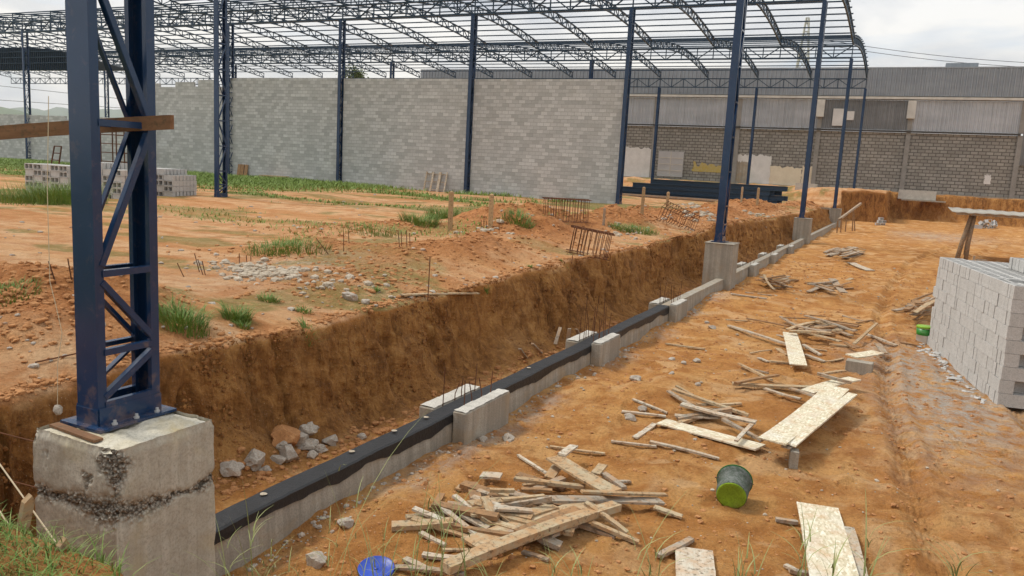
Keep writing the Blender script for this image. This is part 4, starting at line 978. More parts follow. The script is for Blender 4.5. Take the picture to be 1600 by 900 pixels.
plank((1330,557),(1371,551),.24,.018,'osb',.2,label='small chipboard piece lying on the grey block in the scrap heap',cat='sheet')
plank((1371,538),(1382,553),.12,.02,'plank_grey',.1,label='short tilted board leaning right of the small chipboard piece',cat='plank')
# plateau boards and stakes
plank((628,462),(745,459),.09,.02,'plank',.01,label='long thin board lying on the lip of the cut bank',cat='plank')
label_piles()
# board tied across the near column
a=onY(-60,214,3.17);c=onY(275,188,3.9)
A=Vector((-7.2,3.0,3.02)); 
def cross_board():
    A=onY(-90,215,3.13); B=onY(268,191,3.62); d=B-A; me=plank_mesh(d.length,.028,.088,5,'x').mesh('board',M['beamwood'])
    o=bpy.data.objects.new('cross_board',me); C.objects.link(o); o.location=(A+B)/2-Vector((0,0,.044)); o.rotation_euler=(0,-math.asin(d.z/d.length),math.atan2(d.y,d.x)); tag(o,'brown pine board passing through the nearest blue column, running off to the left','board')
cross_board()
def stake(px,py,h,w,label,mat='timber',tilt=0):
    P=at(px,py); b=MB().box(-w/2,w/2,-w/4,w/4,-.15,h-.02); b.add([(-w/2,-w/4,h-.02),(w/2,-w/4,h-.02),(w/2,w/4,h-.02),(-w/2,w/4,h-.02),(0,0,h+.01)],[(0,1,4),(1,2,4),(2,3,4),(3,0,4)])
    o=b.build('wooden_stake',M[mat],None,P); o.rotation_euler=(tilt*.5,tilt,R(15)); tag(o,label,'stake','wooden stakes in the ground'); return o
stake(703,361,.95,.11,'tall wooden stake beside the grass tuft on the mound'); stake(766,356,.78,.10,'wooden stake left of the large rebar cage')
stake(1003,335,.85,.10,'wooden stake right of the grey wall end, before the blue steel pile'); stake(1042,328,.72,.12,'orange-brown stake between the pale stake and the second column')
stake(1158,316,.85,.11,'thin stake in front of the blue steel pile, right of the second column','plank'); stake(1183,320,.85,.12,'stake in front of the right end of the blue steel pile')
stake(943,352,.5,.07,'short grey stake between the two rebar cages','plank_grey')
# stakes with pointed ends at the lower left
def near_stake(p0,p1,w,label,Y):
    A=onY(*p1,Y);B=onY(*p0,Y); d=B-A; b=MB().box(-w/2,w/2,-.012,.012,0,d.length-.03); Lg=d.length-.03
    b.add([(-w/2,-.012,Lg),(w/2,-.012,Lg),(w/2,.012,Lg),(-w/2,.012,Lg),(w*.1,-.012,Lg+.03),(w*.1,.012,Lg+.03)],[(0,1,4),(2,3,5),(1,2,5,4),(3,0,4,5)])
    o=b.build('wooden_stake',M['plank'],None,A); o.rotation_mode='QUATERNION'; o.rotation_quaternion=d.to_track_quat('Z','Y'); tag(o,label,'stake','pale pointed stakes at the lower left')
near_stake((46,773),(28,862),.046,'larger pale pointed stake, upper one at the lower left',1.98); near_stake((99,840),(92,910),.042,'smaller pale pointed stake just above the bottom edge at the lower left',1.9)

# ---------------- rebar ----------------
def cage(px,py,L,w,h,n,rz,label,tiltx=0,tilty=0,dz=0):
    P=at(px,py,dz); e=empty('rebar_cage',P); e.rotation_euler=(tiltx,tilty,rz); tag(e,label,'rebar cage','rusty rebar cages on the plateau'); r=.008
    for i in range(n):
        x=-L/2+L*i/(n-1)+random.uniform(-.02,.02); j=random.uniform(-.015,.015)
        MB().tube([(x+j,-w/2,0),(x,w/2,0),(x+j,w/2,h),(x,-w/2,h),(x+j,-w/2,0)],r,5).build('stirrup',M['rust'],e)
    b=0
    for y in (-w/2,0,w/2):
        for z in (0,h):
            if y==0 and z==0: continue
            MB().tube([(-L/2-.06,y,z),(0,y+random.uniform(-.02,.02),z),(L/2+.06,y,z)],r*1.2,5).build('longitudinal_bar',M['rust'],e)
cage(883,345,1.25,.75,.62,17,R(28),'large upright rebar cage standing on the spoil heap near the wall',dz=.01)
cage(918,398,.8,.5,.52,11,R(22),'small rebar cage perched at the lip of the cut bank',tilty=R(8))
cage(1056,352,1.1,.6,.5,13,R(25),'tilted rebar cage lying close to the second column',tiltx=R(-22),tilty=R(22),dz=.06)
def rod(a,b,label,r=.008,lift=None,cat='rebar rod'):
    A=at(*a); Yy=A.y; B=onY(*b,Yy); o=MB().tube([A-Vector((0,0,.05)),B],r,5).build('rebar_rod',M['rust']); tag(o,label,cat,'rebar rods stuck in the ground'); return o
rod((668,476),(672,401),'tall thin rod at the board on the bank lip'); rod((664,470),(664,460),'very short rod beside the tall one on the bank lip',.007)
for i,(a,b_,lb) in enumerate([((90,445),(76,408),'leaning rod just left of the nearest column, left of two'),((114,443),(106,404),'leaning rod just left of the nearest column, right of two'),
 ((290,433),(277,411),'rod leaning left, right of the nearest column'),((313,425),(304,396),'first of the rods beside the brown clump'),((322,430),(316,408),'second of the rods beside the brown clump'),((319,430),(309,405),'middle rod beside the brown clump'),
 ((374,412),(374,396),'short upright rod above the pale rubble, left'),((386,410),(385,399),'short upright rod above the pale rubble, middle'),((392,408),(392,400),'short upright rod above the pale rubble, right'),
 ((517,398),(494,372),'rod leaning left in the middle of the plateau'),((537,393),(537,363),'upright rod right of the leaning one'),((546,380),(544,362),'thinner upright rod near the dark grass'),
 ((625,388),(622,360),'rod in the small dark pit, left'),((628,385),(627,362),'rod in the small dark pit, second'),((636,386),(635,360),'rod in the small dark pit, third'),((641,385),(640,364),'rod in the small dark pit, right'),
 ((660,368),(658,360),'short rod left of the tall wooden stake'),((752,357),(752,344),'first short rod left of the second stake'),((756,357),(756,343),'middle short rod left of the second stake'),((760,357),(760,345),'third short rod left of the second stake'),((780,364),(780,340),'rod right of the second stake'),
 ((893,410),(895,398),'rod under the small rebar cage'),((970,340),(970,332),'tiny rod near the first far stake'),((1048,335),(1048,322),'tiny rod right of the orange-brown stake')]):
    rod(a,b_,lb,.007)
# low rod lying by the trench, sticking out behind the column
A=at(55,566,.02);B=at(130,550,.03); o=MB().tube([A,B],.007,5).build('rebar_rod',M['rust']); tag(o,'dark rod lying flat on the lip behind the nearest column','rebar rod')
# bent bars and sloping sticks beside the fourth pier
e=empty('stick_trestle',at(1322,362)); tag(e,'row of sloping sticks on thin legs beside the fourth pier','trestle')
P0=onZ(1308,362,0);P1=onZ(1345,352,0)
b=MB(); o0=e.location
b.bar(onY(1311,343,53)-o0,onY(1345,318,56)-o0,.12,.12); b.build('rail',M['plank_grey'],e)
for (a,c,Y) in (((1314,360),(1315,340),53),((1321,361),(1323,336),54),((1336,362),(1334,328),55),((1333,352),(1333,326),55.5),((1308,362),(1309,345),52.5)):
    p=onY(*a,Y);p.z=G(p.x,p.y)-.1; MB().bar(p-o0,onY(*c,Y)-o0,.07).build('leg',M['rust'] if 0 else M['plank_brown'],e)
# slender diagonal rods at the lower left
for i,(a,b_,Y,lb) in enumerate([((-10,712),(128,905),2.7,'upper slanted cord-like stick at the lower left corner'),((-10,785),(70,905),2.5,'lower slanted stick at the lower left corner'),((0,676),(55,690),3.4,'thin stick poking from the trench wall left of the near pier'),((20,752),(62,763),3.3,'thin twig across the trench left of the near pier')]):
    o=MB().tube([onY(*a,Y),onY(*b_,Y-.1)],.0045,5).build('thin_stick',M['cord'] if i<2 else M['rust']); tag(o,lb,'stick')
# plumb line
pts=[onY(76,150,2.95),onY(74,300,2.95),onY(78,440,2.95),onY(88,480,2.96),onY(97,520,2.97),onY(90,570,2.98),onY(90,634,3.0)]
e=empty('plumb_line',pts[-1]); tag(e,'thin pale cord hanging left of the nearest column with a stone at its end','plumb line')
MB().tube([p-pts[-1] for p in pts],.0022,5).build('cord',M['cord'],e)
rs=random.Random(5)
def rock_mesh(r,seed,flat=.7,mat='stone',sub=2,sc=2.2,amp=.34):
    import bmesh
    bm=bmesh.new(); bmesh.ops.create_icosphere(bm,subdivisions=sub,radius=1.)
    co_=np.array([v.co[:] for v in bm.verts]); q=co_*sc+seed*3.1
    k=1+amp*fbm(q[:,0],q[:,1],q[:,2],3,.55); co_=co_*k[:,None]
    # cut planes for broken facets
    rr=random.Random(seed)
    for _i in range(7):
        n=Vector((rr.gauss(0,1),rr.gauss(0,1),rr.gauss(0,1))).normalized(); n=np.array(n); d=rr.uniform(.55,.85); s=co_@n-d; co_=co_-np.outer(np.clip(s,0,None),n)
    for v,c in zip(bm.verts,co_): v.co=Vector((c[0]*r,c[1]*r,c[2]*r*flat))
    me=bpy.data.meshes.new('rock'); bm.to_mesh(me); bm.free(); me.materials.append(M[mat]); return me
me=rock_mesh(.03,4,1.3); o=bpy.data.objects.new('stone_weight',me); link(o,e,(0,0,-.03))
# ---------------- rubble ----------------
def rock(px,py,r,label,mat='stone',group=None,flat=.7,dz=0,name='concrete_chunk',cat='rubble'):
    P=at(px,py); o=bpy.data.objects.new(name,rock_mesh(r,rs.randint(0,999),flat,mat,3 if r>.07 else 2)); link(o,None,(P.x,P.y,P.z+r*flat*.3+dz),rs.uniform(0,6)); return tag(o,label,cat,group)
g='broken concrete lumps at the foot of the cut bank'
for q in [(360,735,.09,'leftmost broken concrete lump on the trench floor'),(397,722,.11,'pitted broken concrete lump second from the left on the trench floor'),(433,722,.07,'small pale lump in front of the rubble heap in the trench'),(452,716,.10,'squared grey concrete lump in the middle of the trench rubble'),
 (478,700,.085,'concrete lump at the right of the trench rubble, below the top ones'),(515,692,.07,'smooth tan lump at the right end of the trench rubble'),(483,676,.08,'concrete lump at the top right of the trench rubble'),(468,690,.09,'concrete lump leaning on the rubble top in the trench'),
 (415,735,.045,'little concrete lump at the front of the trench rubble'),(500,705,.06,'small lump beside the tan one in the trench rubble'),(440,700,.08,'concrete lump behind the squared one in the trench'),(487,712,.05,'little lump between the squared lump and the beam'),(565,684,.05,'lone pale lump close to the black beam')]:
    rock(q[0],q[1],q[2]*1.35,q[3],group=g)
rock(447,690,.18,'large orange earth lump on top of the trench rubble','clod',flat=.75,name='earth_lump',cat='earth lump')
for q in [(845,600,.10,'grey stone against the beam, lower of two beside the black stretch'),(868,585,.11,'grey stone against the beam, upper of two beside the black stretch'),(828,612,.05,'small stone at the beam below the two grey ones'),
 (993,594,.085,'smooth grey stone alone on the soil in mid slope'),(1112,513,.08,'grey stone near the long pale plank, lower'),(1105,505,.06,'whitish stone near the long pale plank, upper'),(1050,562,.06,'pale stone left of the pair by the wood'),(1068,568,.05,'small grey stone between pale stones'),
 (1088,565,.07,'pale crumbled stone below the long plank'),(1050,584,.05,'tan stone under the crumbled one'),(1004,640,.07,'brown stone by the scattered wood, upper'),(985,655,.08,'flat stone left of the scattered wood'),(541,822,.075,'grey streaked stone on the slope near the bottom centre'),(1090,602,.05,'grey stone above the scattered wood'),
 (755,688,.06,'stone at the foot of the nearest cross block'),(795,688,.085,'flat round stone right of the nearest cross block'),(545,466,.11,'flat grey stone on the bank lip'),(570,473,.07,'pale stone on the bank lip next to the flat one'),(495,880,.09,'pale crumbled lump at the bottom among the grass stalks'),(1037,344,.12,'white plastic-like lump near the tilted cage')]:
    rock(*q,group='loose stones on the site',name='stone',cat='stone')
for i,(px,py,rz) in enumerate(((1376,352,R(30)),)):
    P=at(px,py)
    for j,(dx,dz) in enumerate(((0,0),(.3,0),(.1,.2),(.35,.2),(.15,.4))):
        o=bpy.data.objects.new('concrete_block',blk['y']); link(o,None,(P.x+dx-.2,P.y+.1*j,P.z+dz-.01),rz+j*.1); tag(o,['lower left','lower right','middle left','middle right','top'][j]+' concrete block of the small pile before the earth block','concrete block','small far pile of blocks')
for j in range(9):
    P=at(1528+j*3.4,357-(j%2)); o=bpy.data.objects.new('concrete_block',blk[('z',.19)]); link(o,None,(P.x,P.y,P.z+(j%3)*.22),j*1.3); o.rotation_euler=(j*.7,.3*j,j); o.scale=(1.5,1.5,1.5)
    tag(o,f'grey block tumbled in the distant heap behind the shelter post, {ORD[j]}','concrete block','distant heap of tumbled blocks')
# scattered small debris as stuff
def scatter(name,n,region,rmin,rmax,mat,label,cat,seed,flat=.6,dens=None):
    r=np.random.default_rng(seed); base=[]
    import bmesh
    for k in range(5):
        me=rock_mesh(1.,seed*10+k,flat,mat,1,2.,.3); base.append((np.array([v.co[:] for v in me.vertices]),[tuple(p.vertices) for p in me.polygons])); bpy.data.meshes.remove(me)
    X,Y=region(r,n); Z=ground(X,Y); R_=rmin*(rmax/rmin)**(r.random(n)**2.2)
    R_=R_*(1+np.hypot(X,Y)*.03)
    V=[];F=[];off=0
    for i in range(n):
        bv,bf=base[i%5]; a=r.random()*6.28; c,s=math.cos(a),math.sin(a); v=bv*R_[i]; v=np.stack([v[:,0]*c-v[:,1]*s,v[:,0]*s+v[:,1]*c,v[:,2]],-1)+[X[i],Y[i],Z[i]+R_[i]*flat*.25]
        V.append(v); F+= [tuple(q+off for q in f) for f in bf]; off+=len(v)
    m=bpy.data.meshes.new(name); m.from_pydata(np.concatenate(V).tolist(),[],F); m.materials.append(M[mat]); o=link(bpy.data.objects.new(name,m)); tag(o,label,cat,kind='stuff')
def reg_low(r,n): Y=3.5+r.random(n)**1.8*30; X=-4.1+(r.random(n)**1.2)*(5.5+Y*.25); return X,Y
def reg_up(r,n): Y=4+r.random(n)**1.5*30; X=lip(Y)-.05-(r.random(n)**1.8)*(8+Y*.3); return X,Y
def reg_spoil(r,n):
    k=r.integers(0,len(BUMPS),n); b_=np.array(BUMPS)[k]; X=b_[:,0]+r.normal(0,.65,n)*b_[:,2]; Y=b_[:,1]+r.normal(0,.65,n)*b_[:,3]; X=np.minimum(X,lip(Y)-.05); return X,Y
def reg_foot(r,n): Y=4+r.random(n)**1.5*34; X=foot(Y)+.02+r.random(n)*.45; return X,Y
def reg_beam(r,n): Y=4+r.random(n)**1.3*17; X=-4.17+np.abs(r.normal(0,.1,n)); return X,Y
scatter('pebbles',900,reg_low,.008,.03,'lime','small pale grit and pebbles scattered over the lower soil','pebbles',1)
scatter('soil_crumbs',9000,reg_low,.006,.03,'clod','soil crumbs scattered over the lower ground','soil crumbs',2)
scatter('plateau_pebbles',520,reg_up,.012,.05,'stone','pale stones and grit scattered over the upper ground','pebbles',3)
scatter('spoil_clods',9000,reg_spoil,.01,.045,'clod','brown clods covering the spoil heaps','soil clods',4)
scatter('fallen_clods',2600,reg_foot,.01,.05,'clod','fallen clods along the foot of the cut bank','soil clods',5)
scatter('mortar_crumbs',420,reg_beam,.008,.035,'stone','mortar crumbs along the right foot of the foundation beam','mortar crumbs',6)
def reg_lime(r,n):
    a=np.array([(415,428),(395,420),(440,430),(365,415),(500,445),(560,440)]); P=[at(*q) for q in a]; k=r.choice(6,n,p=[.4,.2,.2,.1,.05,.05]); X=np.array([P[i].x for i in k])+r.normal(0,.28,n); Y=np.array([P[i].y for i in k])+r.normal(0,.28,n); return X,Y
scatter('lime_rubble',420,reg_lime,.02,.075,'lime','pale crumbled lime rubble spread on the plateau','lime rubble',7,.6)
def reg_lime2(r,n):
    P=[at(975,366),at(770,360),at(1100,335),at(1090,322),at(1070,320),at(1180,335)]; k=r.integers(0,6,n); X=np.array([P[i].x for i in k])+r.normal(0,.35,n); Y=np.array([P[i].y for i in k])+r.normal(0,.8,n); return X,Y
scatter('mound_rubble',170,reg_lime2,.035,.11,'lime','pale rubble mixed into the mounds near the second column','rubble',8,.5)
def reg_stack(r,n): v=r.random(n)*SLen; u=-.06-np.abs(r.normal(0,.12,n)); return SO.x+SNn.x*u+SD.x*v,SO.y+SNn.y*u+SD.y*v
scatter('block_chips',130,reg_stack,.015,.06,'blk','grey chips at the foot of the block stack','block chips',9,.4)
def scatter_bank(name,n,seed,rmin,rmax,mat,label):
    import bmesh
    r=np.random.default_rng(seed); base=[]
    for k in range(5):
        me=rock_mesh(1.,seed*10+k,.7,mat,1,2.,.35); base.append((np.array([v.co[:] for v in me.vertices]),[tuple(p.vertices) for p in me.polygons])); bpy.data.meshes.remove(me)
    Y=3+r.random(n)**1.7*30; T=r.random(n)**1.3; l=lip(Y);f=foot(Y); X=l+(f-l)*(.05+.45*T+.5*T**12)-.005; zl=plateau(l,Y);zf=floor_(f,Y); Z=zl+(zf-zl)*T
    k=fbm(Y*1.6,Z*1.9,4.,3)>-.15; Y,T,X,Z=Y[k],T[k],X[k],Z[k]; n=len(X); env=np.sin(np.pi*T)**.4
    X=X+env*(.12*fbm(Y*1.1,Z*.6,3.,3,.5)+.07*np.abs(fbm(Y*2.4,Z*1.2,8.,4,.62))+.05*vn(Y*4.6,Z*.4,2.)+.03*vn(Y*11,Z*.9,5.))
    R_=rmin*(rmax/rmin)**(r.random(n)**2)*(1+.03*Y); V=[];F=[];off=0
    for i in range(n):
        bv,bf=base[i%5]; a=r.random()*6.28; c,s_=math.cos(a),math.sin(a); v=bv*R_[i]; V.append(np.stack([v[:,0]*.6,v[:,1]*c-v[:,2]*s_,v[:,1]*s_+v[:,2]*c],-1)+[X[i],Y[i],Z[i]]); F+= [tuple(q+off for q in f_) for f_ in bf]; off+=len(v)
    m=bpy.data.meshes.new(name); m.from_pydata(np.concatenate(V).tolist(),[],F); m.materials.append(M[mat]); o=link(bpy.data.objects.new(name,m)); tag(o,label,'soil clods',kind='stuff')
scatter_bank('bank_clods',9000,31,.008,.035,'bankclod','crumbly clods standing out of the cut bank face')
def reg_lip(r,n): Y=3+r.random(n)**1.6*36; return lip(Y)+.03-np.abs(r.normal(0,.09,n)),Y
scatter('lip_clods',3200,reg_lip,.008,.04,'clod','crumbled soil along the lip of the cut bank','soil clods',33)
# slanted wood scraps left of the beam near the second cross block
for i,(a,b_) in enumerate((((868,538),(876,512)),((887,533),(890,514)),((845,552),(832,538)),((822,560),(812,546)),((906,530),(900,515)))):
    plank(a,b_,.06,.02,'plank_grey',.02,label=f'slanted grey scrap leaning in the trench left of the black beam, {ORD[i]}',cat='plank',lift2=.3)

# ---------------- buckets ----------------
def tipped():
    P=at(1141,793); e=empty('bucket',(P.x,P.y,P.z+.15)); tag(e,'dirty green bucket tipped over on the soil with its lime green bottom facing the camera','bucket')
    # axis from bottom (towards camera) to mouth
    r0,r1,Lh=.142,.160,.29; tilt=Matrix.Rotation(R(18),4,'X')
    body=MB().lathe([(r0-.004,0),(r0,.008),(r0+.004,.04),(r0+.013,.24),(r0+.015,.24),(r0+.015,.255),(r1,.26),(r1+.008,.29),(r1+.008,Lh),(r1-.004,Lh),(r1-.006,.28),(r0,.012),(0,.012)],40)
    o1=body.build('bucket_body',M['bucket_grey'],e,smooth=True)
    bt=MB().lathe([(0,.0),(.09,-.001),(.1,-.004),(.125,-.003),(r0-.004,.0)][::-1],40,(0,0,-.004)); o2=bt.build('bucket_bottom',M['lime_dirty'],e,smooth=True)
    rim=MB().lathe([(r1+.006,.274),(r1+.011,.276),(r1+.011,.288),(r1+.006,.292),(r1,.293)],40); o3=rim.build('bucket_rim',M['green_dirty'],e,smooth=True)
    hd=MB().tube([(math.cos(t)*(r1+.02),math.sin(t)*.09*1-.0,.27-.12*math.sin(t)) for t in [math.pi*i/14 for i in range(15)]],.0035,5); hd.build('handle',M['wire'],e)
    d=Vector((-.10,.97,.16)).normalized(); e.rotation_mode='QUATERNION'; e.rotation_quaternion=d.to_track_quat('Z','Y'); e.location=Vector((P.x,P.y,P.z+.118))
tipped()
def green_bucket():
    P=at(1443,536); e=empty('bucket',(P.x,P.y+.12,P.z-.01)); tag(e,'upright green paint bucket with a white base standing against the block stack','bucket')
    MB().lathe([(.13,0),(.135,.01),(.155,.30),(.16,.30),(.16,.33),(.15,.33),(.13,.03),(0,.03)],32).build('bucket_body',M['white_pl'],e,smooth=True)
    MB().lathe([(.1385,.09),(.1395,.09),(.156,.285),(.1545,.285)],32).build('green_label',M['green_pl'],e,smooth=True)
    MB().lathe([(.1615,.295),(.1635,.30),(.1635,.325),(.1605,.332)],32).build('rim',M['lime_green'],e,smooth=True)
    MB().tube([(math.cos(t)*.158,.02*math.sin(t),.31+.13*math.sin(t)) for t in [math.pi*i/14 for i in range(15)]],.003,5).build('handle',M['wire'],e)
green_bucket()
P=at(590,893); e=empty('blue_lid',(P.x,P.y-.02,P.z+.03)); e.rotation_euler=(R(10),R(4),0); tag(e,'blue round plastic lid lying on the soil at the bottom edge','lid')
MB().lathe([(0,.004),(.02,.004),(.03,.0),(.09,.0),(.10,.006),(.12,.006),(.128,.014),(.135,.012),(.136,-.015),(.130,-.015),(.128,-.002),(0,-.004)][::-1],44).build('lid_disc',M['blue_pl'],e,smooth=True)
MB().lathe([(0,.011),(.015,.010),(.018,.004)][::-1],16).build('lid_knob',M['blue_pl'],e,smooth=True)

# ---------------- wall-side items ----------------
def frame(x,label,w=.5,h=1.9):
    y=wy-.45; z=G(x,y); b=MB()
    for i in (-1,1): b.bar((i*w/2,0,0),(i*w/2,.36,h),.09,.05)
    for t in (.1,.5,.9): b.bar((-w/2,.36*t,h*t),(w/2,.36*t,h*t),.06,.04)
    o=b.build('leaning_frame',M['plank_white'],None,(x,y,z),R(3)); tag(o,label,'frame','pale frames leaning on the wall')  # open wooden frame propped on the wall, not a free-standing trestle
for i,px in enumerate((671,677,684)): 
    P=onY(px,296,wy-.45); frame(P.x+.2*i-.2,['left','middle','right'][i]+' pale wooden frame leaning against the grey wall left of a blue column',.42,1.15)
for i,px in enumerate((372,377,383)):
    P=onY(px,268,wy-.3); o=MB().box(-.13,.13,-.03,.03,0,.9).build('leaning_board',M['plank_brown'],None,(P.x,wy-.3,G(P.x,wy-.3))); o.rotation_euler=(R(-10),0,0); tag(o,['left','middle','right'][i]+' dark board standing against the wall right of the free-standing column','board','dark boards against the wall')
b=MB()
for i in range(3): b.box(-1,1,-.3,.3,i*.1,i*.1+.07)
P=onY(428,268,wy-.6); o=b.build('board_bundle',M['plank'],None,(P.x,wy-.6,G(P.x,wy-.6)),R(3)); tag(o,'small pile of pale boards lying in the grass along the wall','board pile')
def ladder(px0,px1,ptop,pbot,Y,rungs,label,name='ladder'):
    A=onY(px0,pbot,Y);B=onY(px1,pbot,Y);Tz=onY(px0,ptop,Y).z; z=G(A.x,Y); e=empty(name,(A.x,Y,z)); tag(e,label,name.replace('_',' ')); w=B.x-A.x; h=Tz-z
    for x in (0,w): MB().tube([(x,0,-.05),(x*.92+.04*w,.3,h)],.05,6).build('side_rail',M['rust'],e)
    for i in range(rungs): t=(i+1)/rungs; MB().tube([(.04*w*t,.3*t,h*t),(w*(1-.04*t),.3*t,h*t)],.04,6).build('rung',M['rust'],e)
ladder(79,91,228,255,36,3,'small dark trestle ladder beyond the left block piles')
e=empty('scaffold',(onY(158,250,37).x,37,G(-50,37))); tag(e,'dark tube scaffold against the wall, seen through the nearest column','scaffold')
b=MB(); X0,X1=onY(157,250,37).x,onY(206,250,37).x; w=X1-X0; ht=onY(157,200,37).z-G(-50,37)
for x in (0,w*.38,w*.5,w*.75,w):
    for y in (0,1.2): b.bar((x,y,0),(x,y,ht),.06)
for z in (.6,1.2,1.8,2.4): b.bar((0,0,z),(w,0,z),.06); b.bar((0,1.2,z),(w,1.2,z),.06)
b.build('tube_frame',M['rust'],e)

# ---------------- grass ----------------
def blades(X,Y,Z,Hh,Wd,lean,az,seg=4,droop=1.):
    """ribbon blades as one mesh: arrays of equal length"""
    n=len(X); t=np.linspace(0,1,seg+1)[None]; r=(lean*Hh)[:,None]*(t**1.8)*droop; z=Hh[:,None]*(t-.28*lean[:,None]*t**3)
    cx=X[:,None]+r*np.cos(az)[:,None]; cy=Y[:,None]+r*np.sin(az)[:,None]; cz=Z[:,None]+z
    wv=Wd[:,None]*(1-t**1.6)*.5+.0004; px=-np.sin(az)[:,None]*wv; py=np.cos(az)[:,None]*wv
    A=np.stack([cx-px,cy-py,cz],-1);B=np.stack([cx+px,cy+py,cz],-1); V=np.stack([A,B],2).reshape(n,-1,3)
    k=2*(seg+1); base=(np.arange(n)*k)[:,None,None]; i=np.arange(seg)*2; q=np.stack([i,i+1,i+3,i+2],-1)[None]; F=(base+q).reshape(-1,4)
    return V.reshape(-1,3),F
def grass_obj(name,VF,mat,parent=None,loc=(0,0,0)):
    V=np.concatenate([v for v,f in VF]); off=0;Fs=[]
    for v,f in VF: Fs.append(f+off); off+=len(v)
    F=np.concatenate(Fs); V=V-np.array(loc); m=bpy.data.meshes.new(name); m.vertices.add(len(V)); m.vertices.foreach_set('co',V.astype(np.float32).ravel())
    m.loops.add(F.size); m.loops.foreach_set('vertex_index',F.astype(np.int32).ravel()); m.polygons.add(len(F)); m.polygons.foreach_set('loop_start',np.arange(0,F.size,4,dtype=np.int32)); m.polygons.foreach_set('loop_total',np.full(len(F),4,dtype=np.int32))
    m.update(calc_edges=True); m.materials.append(M[mat]); return link(bpy.data.objects.new(name,m),parent,loc)
g_=np.random.default_rng(5)
def tuft(px,py,n,rad,h,label,name='grass_tuft',mat='grass',off=0):
    P=at(px,py); a=g_.random(n)*6.28; rr=rad*np.sqrt(g_.random(n)); X=P.x+rr*np.cos(a);Y=P.y+rr*np.sin(a)*.8; Z=ground(X,Y)-.01
    Hh=h*(.3+.62*g_.random(n)); az=a+g_.normal(0,.6,n); V=blades(X,Y,Z,Hh,.006+.004*g_.random(n)+.00035*P.y,.35+.8*g_.random(n),az)
    o=grass_obj(name,[V],mat,None,(P.x,P.y,P.z)); return tag(o,label,'grass tuft','grass tufts on the plateau')
tuft(285,508,420,.30,.30,'large dense grass tuft just right of the nearest column'); tuft(370,500,260,.17,.27,'smaller dense grass tuft right of the large one')
tuft(655,350,420,.55,.45,'low grass on the mound left of the tall stake'); tuft(690,342,420,.55,.6,'tall grass tuft behind the tall stake'); tuft(480,528,80,.07,.24,'grass clump hanging at the lip above the trench wall'); 
tuft(455,390,420,.75,.25,'grass patch on the plateau above the pale rubble'); tuft(430,392,300,.6,.22,'grass patch left of the leaning rod'); tuft(475,488,90,.10,.12,'tiny grass patch near the bank lip')
tuft(420,470,140,.14,.14,'thin weeds under the pale rubble'); tuft(580,360,300,.9,.25,'grass patch in the middle of the plateau'); tuft(1000,362,300,.55,.22,'grass along the bank lip left of the second pier'); tuft(970,358,300,.4,.2,'low grass beside the pale rubble on the mound')
tuft(810,345,300,.4,.3,'small bright grass patch left of the large cage'); tuft(20,455,260,.3,.12,'low weeds at the left edge above the spoil heap'); tuft(880,414,60,.06,.12,'small weed by the small cage'); tuft(828,418,50,.04,.1,'tiny weed near the bank lip')
tuft(75,315,900,1.5,.85,'big rank grass clump in front of the left block piles'); tuft(105,318,800,1.2,.95,'tallest rank grass clump against the block piles'); tuft(25,315,800,1.8,.45,'grass clump at the left edge by the block piles'); tuft(760,452,50,.04,.1,'little weed near the board on the lip'); tuft(380,512,80,.08,.14,'weed below the smaller tuft')
tuft(590,456,50,.035,.12,'tiny weed on the bank edge right of the stones')
# lawn strip by the wall and patches: stuff
def lawn():
    n=110000; X=-78+g_.random(n)*62; Y=24+g_.random(n)*16.4
    dens=ss(-24,-33,X)*ss(25,34,Y+.12*(X+40)+1.5*fbm(X*.15,Y*.3,1.,3)); dens=np.maximum(dens,.45*ss(.1,.45,fbm(X*.22,Y*.45,9.,4))); k=g_.random(n)<dens; X,Y=X[k],Y[k]; n=len(X)
    return blades(X,Y,ground(X,Y)-.02,.14+.26*g_.random(n)*ss(30,37,Y),.035+.03*g_.random(n),.5+.6*g_.random(n),g_.random(n)*6.28,2)
def patches():
    n=26000; X=-40+g_.random(n)*32; Y=13+g_.random(n)*22; dens=ss(.18,.5,fbm(X*.22,Y*.45,9.,4))*.8; k=(g_.random(n)<dens)&(X<-8.5); X,Y=X[k],Y[k]; n=len(X)
    return blades(X,Y,ground(X,Y)-.01,.05+.09*g_.random(n),.015+.02*g_.random(n),.5+.6*g_.random(n),g_.random(n)*6.28,2)
o=grass_obj('lawn',[lawn()],'grass_far'); tag(o,'green grass strip growing along the foot of the grey wall','grass',kind='stuff')
o=grass_obj('weeds',[patches()],'grass_far'); tag(o,'thin weedy grass patches over the bare plateau','grass',kind='stuff')
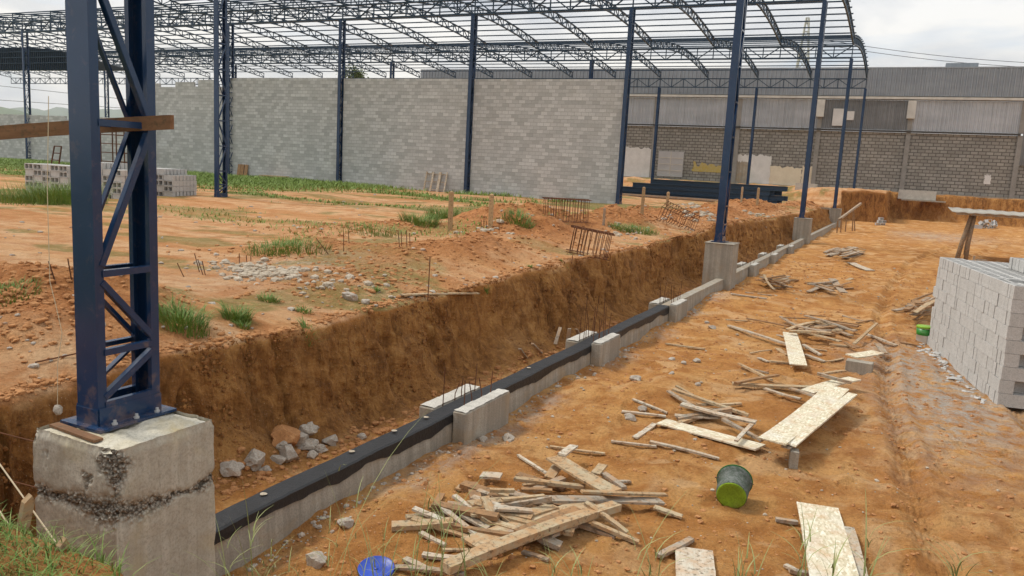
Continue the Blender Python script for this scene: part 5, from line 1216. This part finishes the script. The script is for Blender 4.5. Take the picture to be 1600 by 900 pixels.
# bank grass at the lower left, thick
def bank_grass():
    out=[]
    n=4200; X=-4.2+g_.random(n)*2.1; Y=1.45+g_.random(n)*.85-.1*(X+3); k=g_.random(n)<ss(-2.2,-2.75,X); X,Y=X[k],Y[k]; n=len(X)
    out.append(blades(X,Y,ground(X,Y)-.01,.03+.10*g_.random(n)**1.6,.0035+.0025*g_.random(n),.6+.8*g_.random(n),g_.random(n)*6.28,4)); return out
o=grass_obj('bank_grass',bank_grass(),'grass'); tag(o,'thick grass on the near bank at the lower left corner','grass',kind='stuff')
def stalks():
    out=[]; sp=[(20,880,180),(70,900,150),(130,905,70),(300,905,30),(360,905,120),(385,905,300),(420,905,150),(462,905,90),(530,905,330),(560,905,240),(590,905,120),(655,905,200),(690,905,160),(725,905,170),(860,905,90),(905,905,40),(980,905,150),(1010,905,90),(1160,905,60),(1252,905,110),(1350,905,90),(1490,905,40),(600,905,80),(450,905,60),(505,905,200),(640,905,60),(775,905,40),(1300,905,40)]
    for px,py,hp in sp:
        m=g_.integers(2,5)
        for _i in range(m):
            x=px+g_.normal(0,9); Yb=2.35+g_.random()*.3; A=onY(x,930+g_.random()*30,Yb); hh=hp*(.5+.55*g_.random())/1243*max(1.2,Yb*1.0)*1.3+.05
            out.append(blades(np.array([A.x]),np.array([Yb]),np.array([A.z]),np.array([hh+.05]),np.array([.0035+.002*g_.random()]),np.array([.12+.5*g_.random()]),np.array([g_.random()*6.28]),7))
            # side leaves
            for _j in range(g_.integers(1,4)):
                t=.3+.5*g_.random(); out.append(blades(np.array([A.x]),np.array([Yb]),np.array([A.z+hh*t]),np.array([.06+.07*g_.random()]),np.array([.004]),np.array([.7+.5*g_.random()]),np.array([g_.random()*6.28]),4))
    return out
o=grass_obj('tall_grass',stalks(),'stalk'); tag(o,'sparse tall grass stalks rising in front along the bottom edge','grass',kind='stuff')
print('objects',len(bpy.data.objects))

# ---------------- air ----------------
hz=MB().box(-5200,5200,-3400,6200,-40,330); m=bpy.data.materials.new('haze'); m.use_nodes=True; t=m.node_tree; t.nodes.clear()
ou=t.nodes.new('ShaderNodeOutputMaterial'); pv=t.nodes.new('ShaderNodeVolumePrincipled'); pv.inputs['Density'].default_value=.00017; pv.inputs['Color'].default_value=(.86,.91,1,1); pv.inputs['Anisotropy'].default_value=.2; t.links.new(pv.outputs[0],ou.inputs['Volume'])
o=hz.build('haze',m); tag(o,'thin pale haze fading the far hills','haze',kind='stuff')
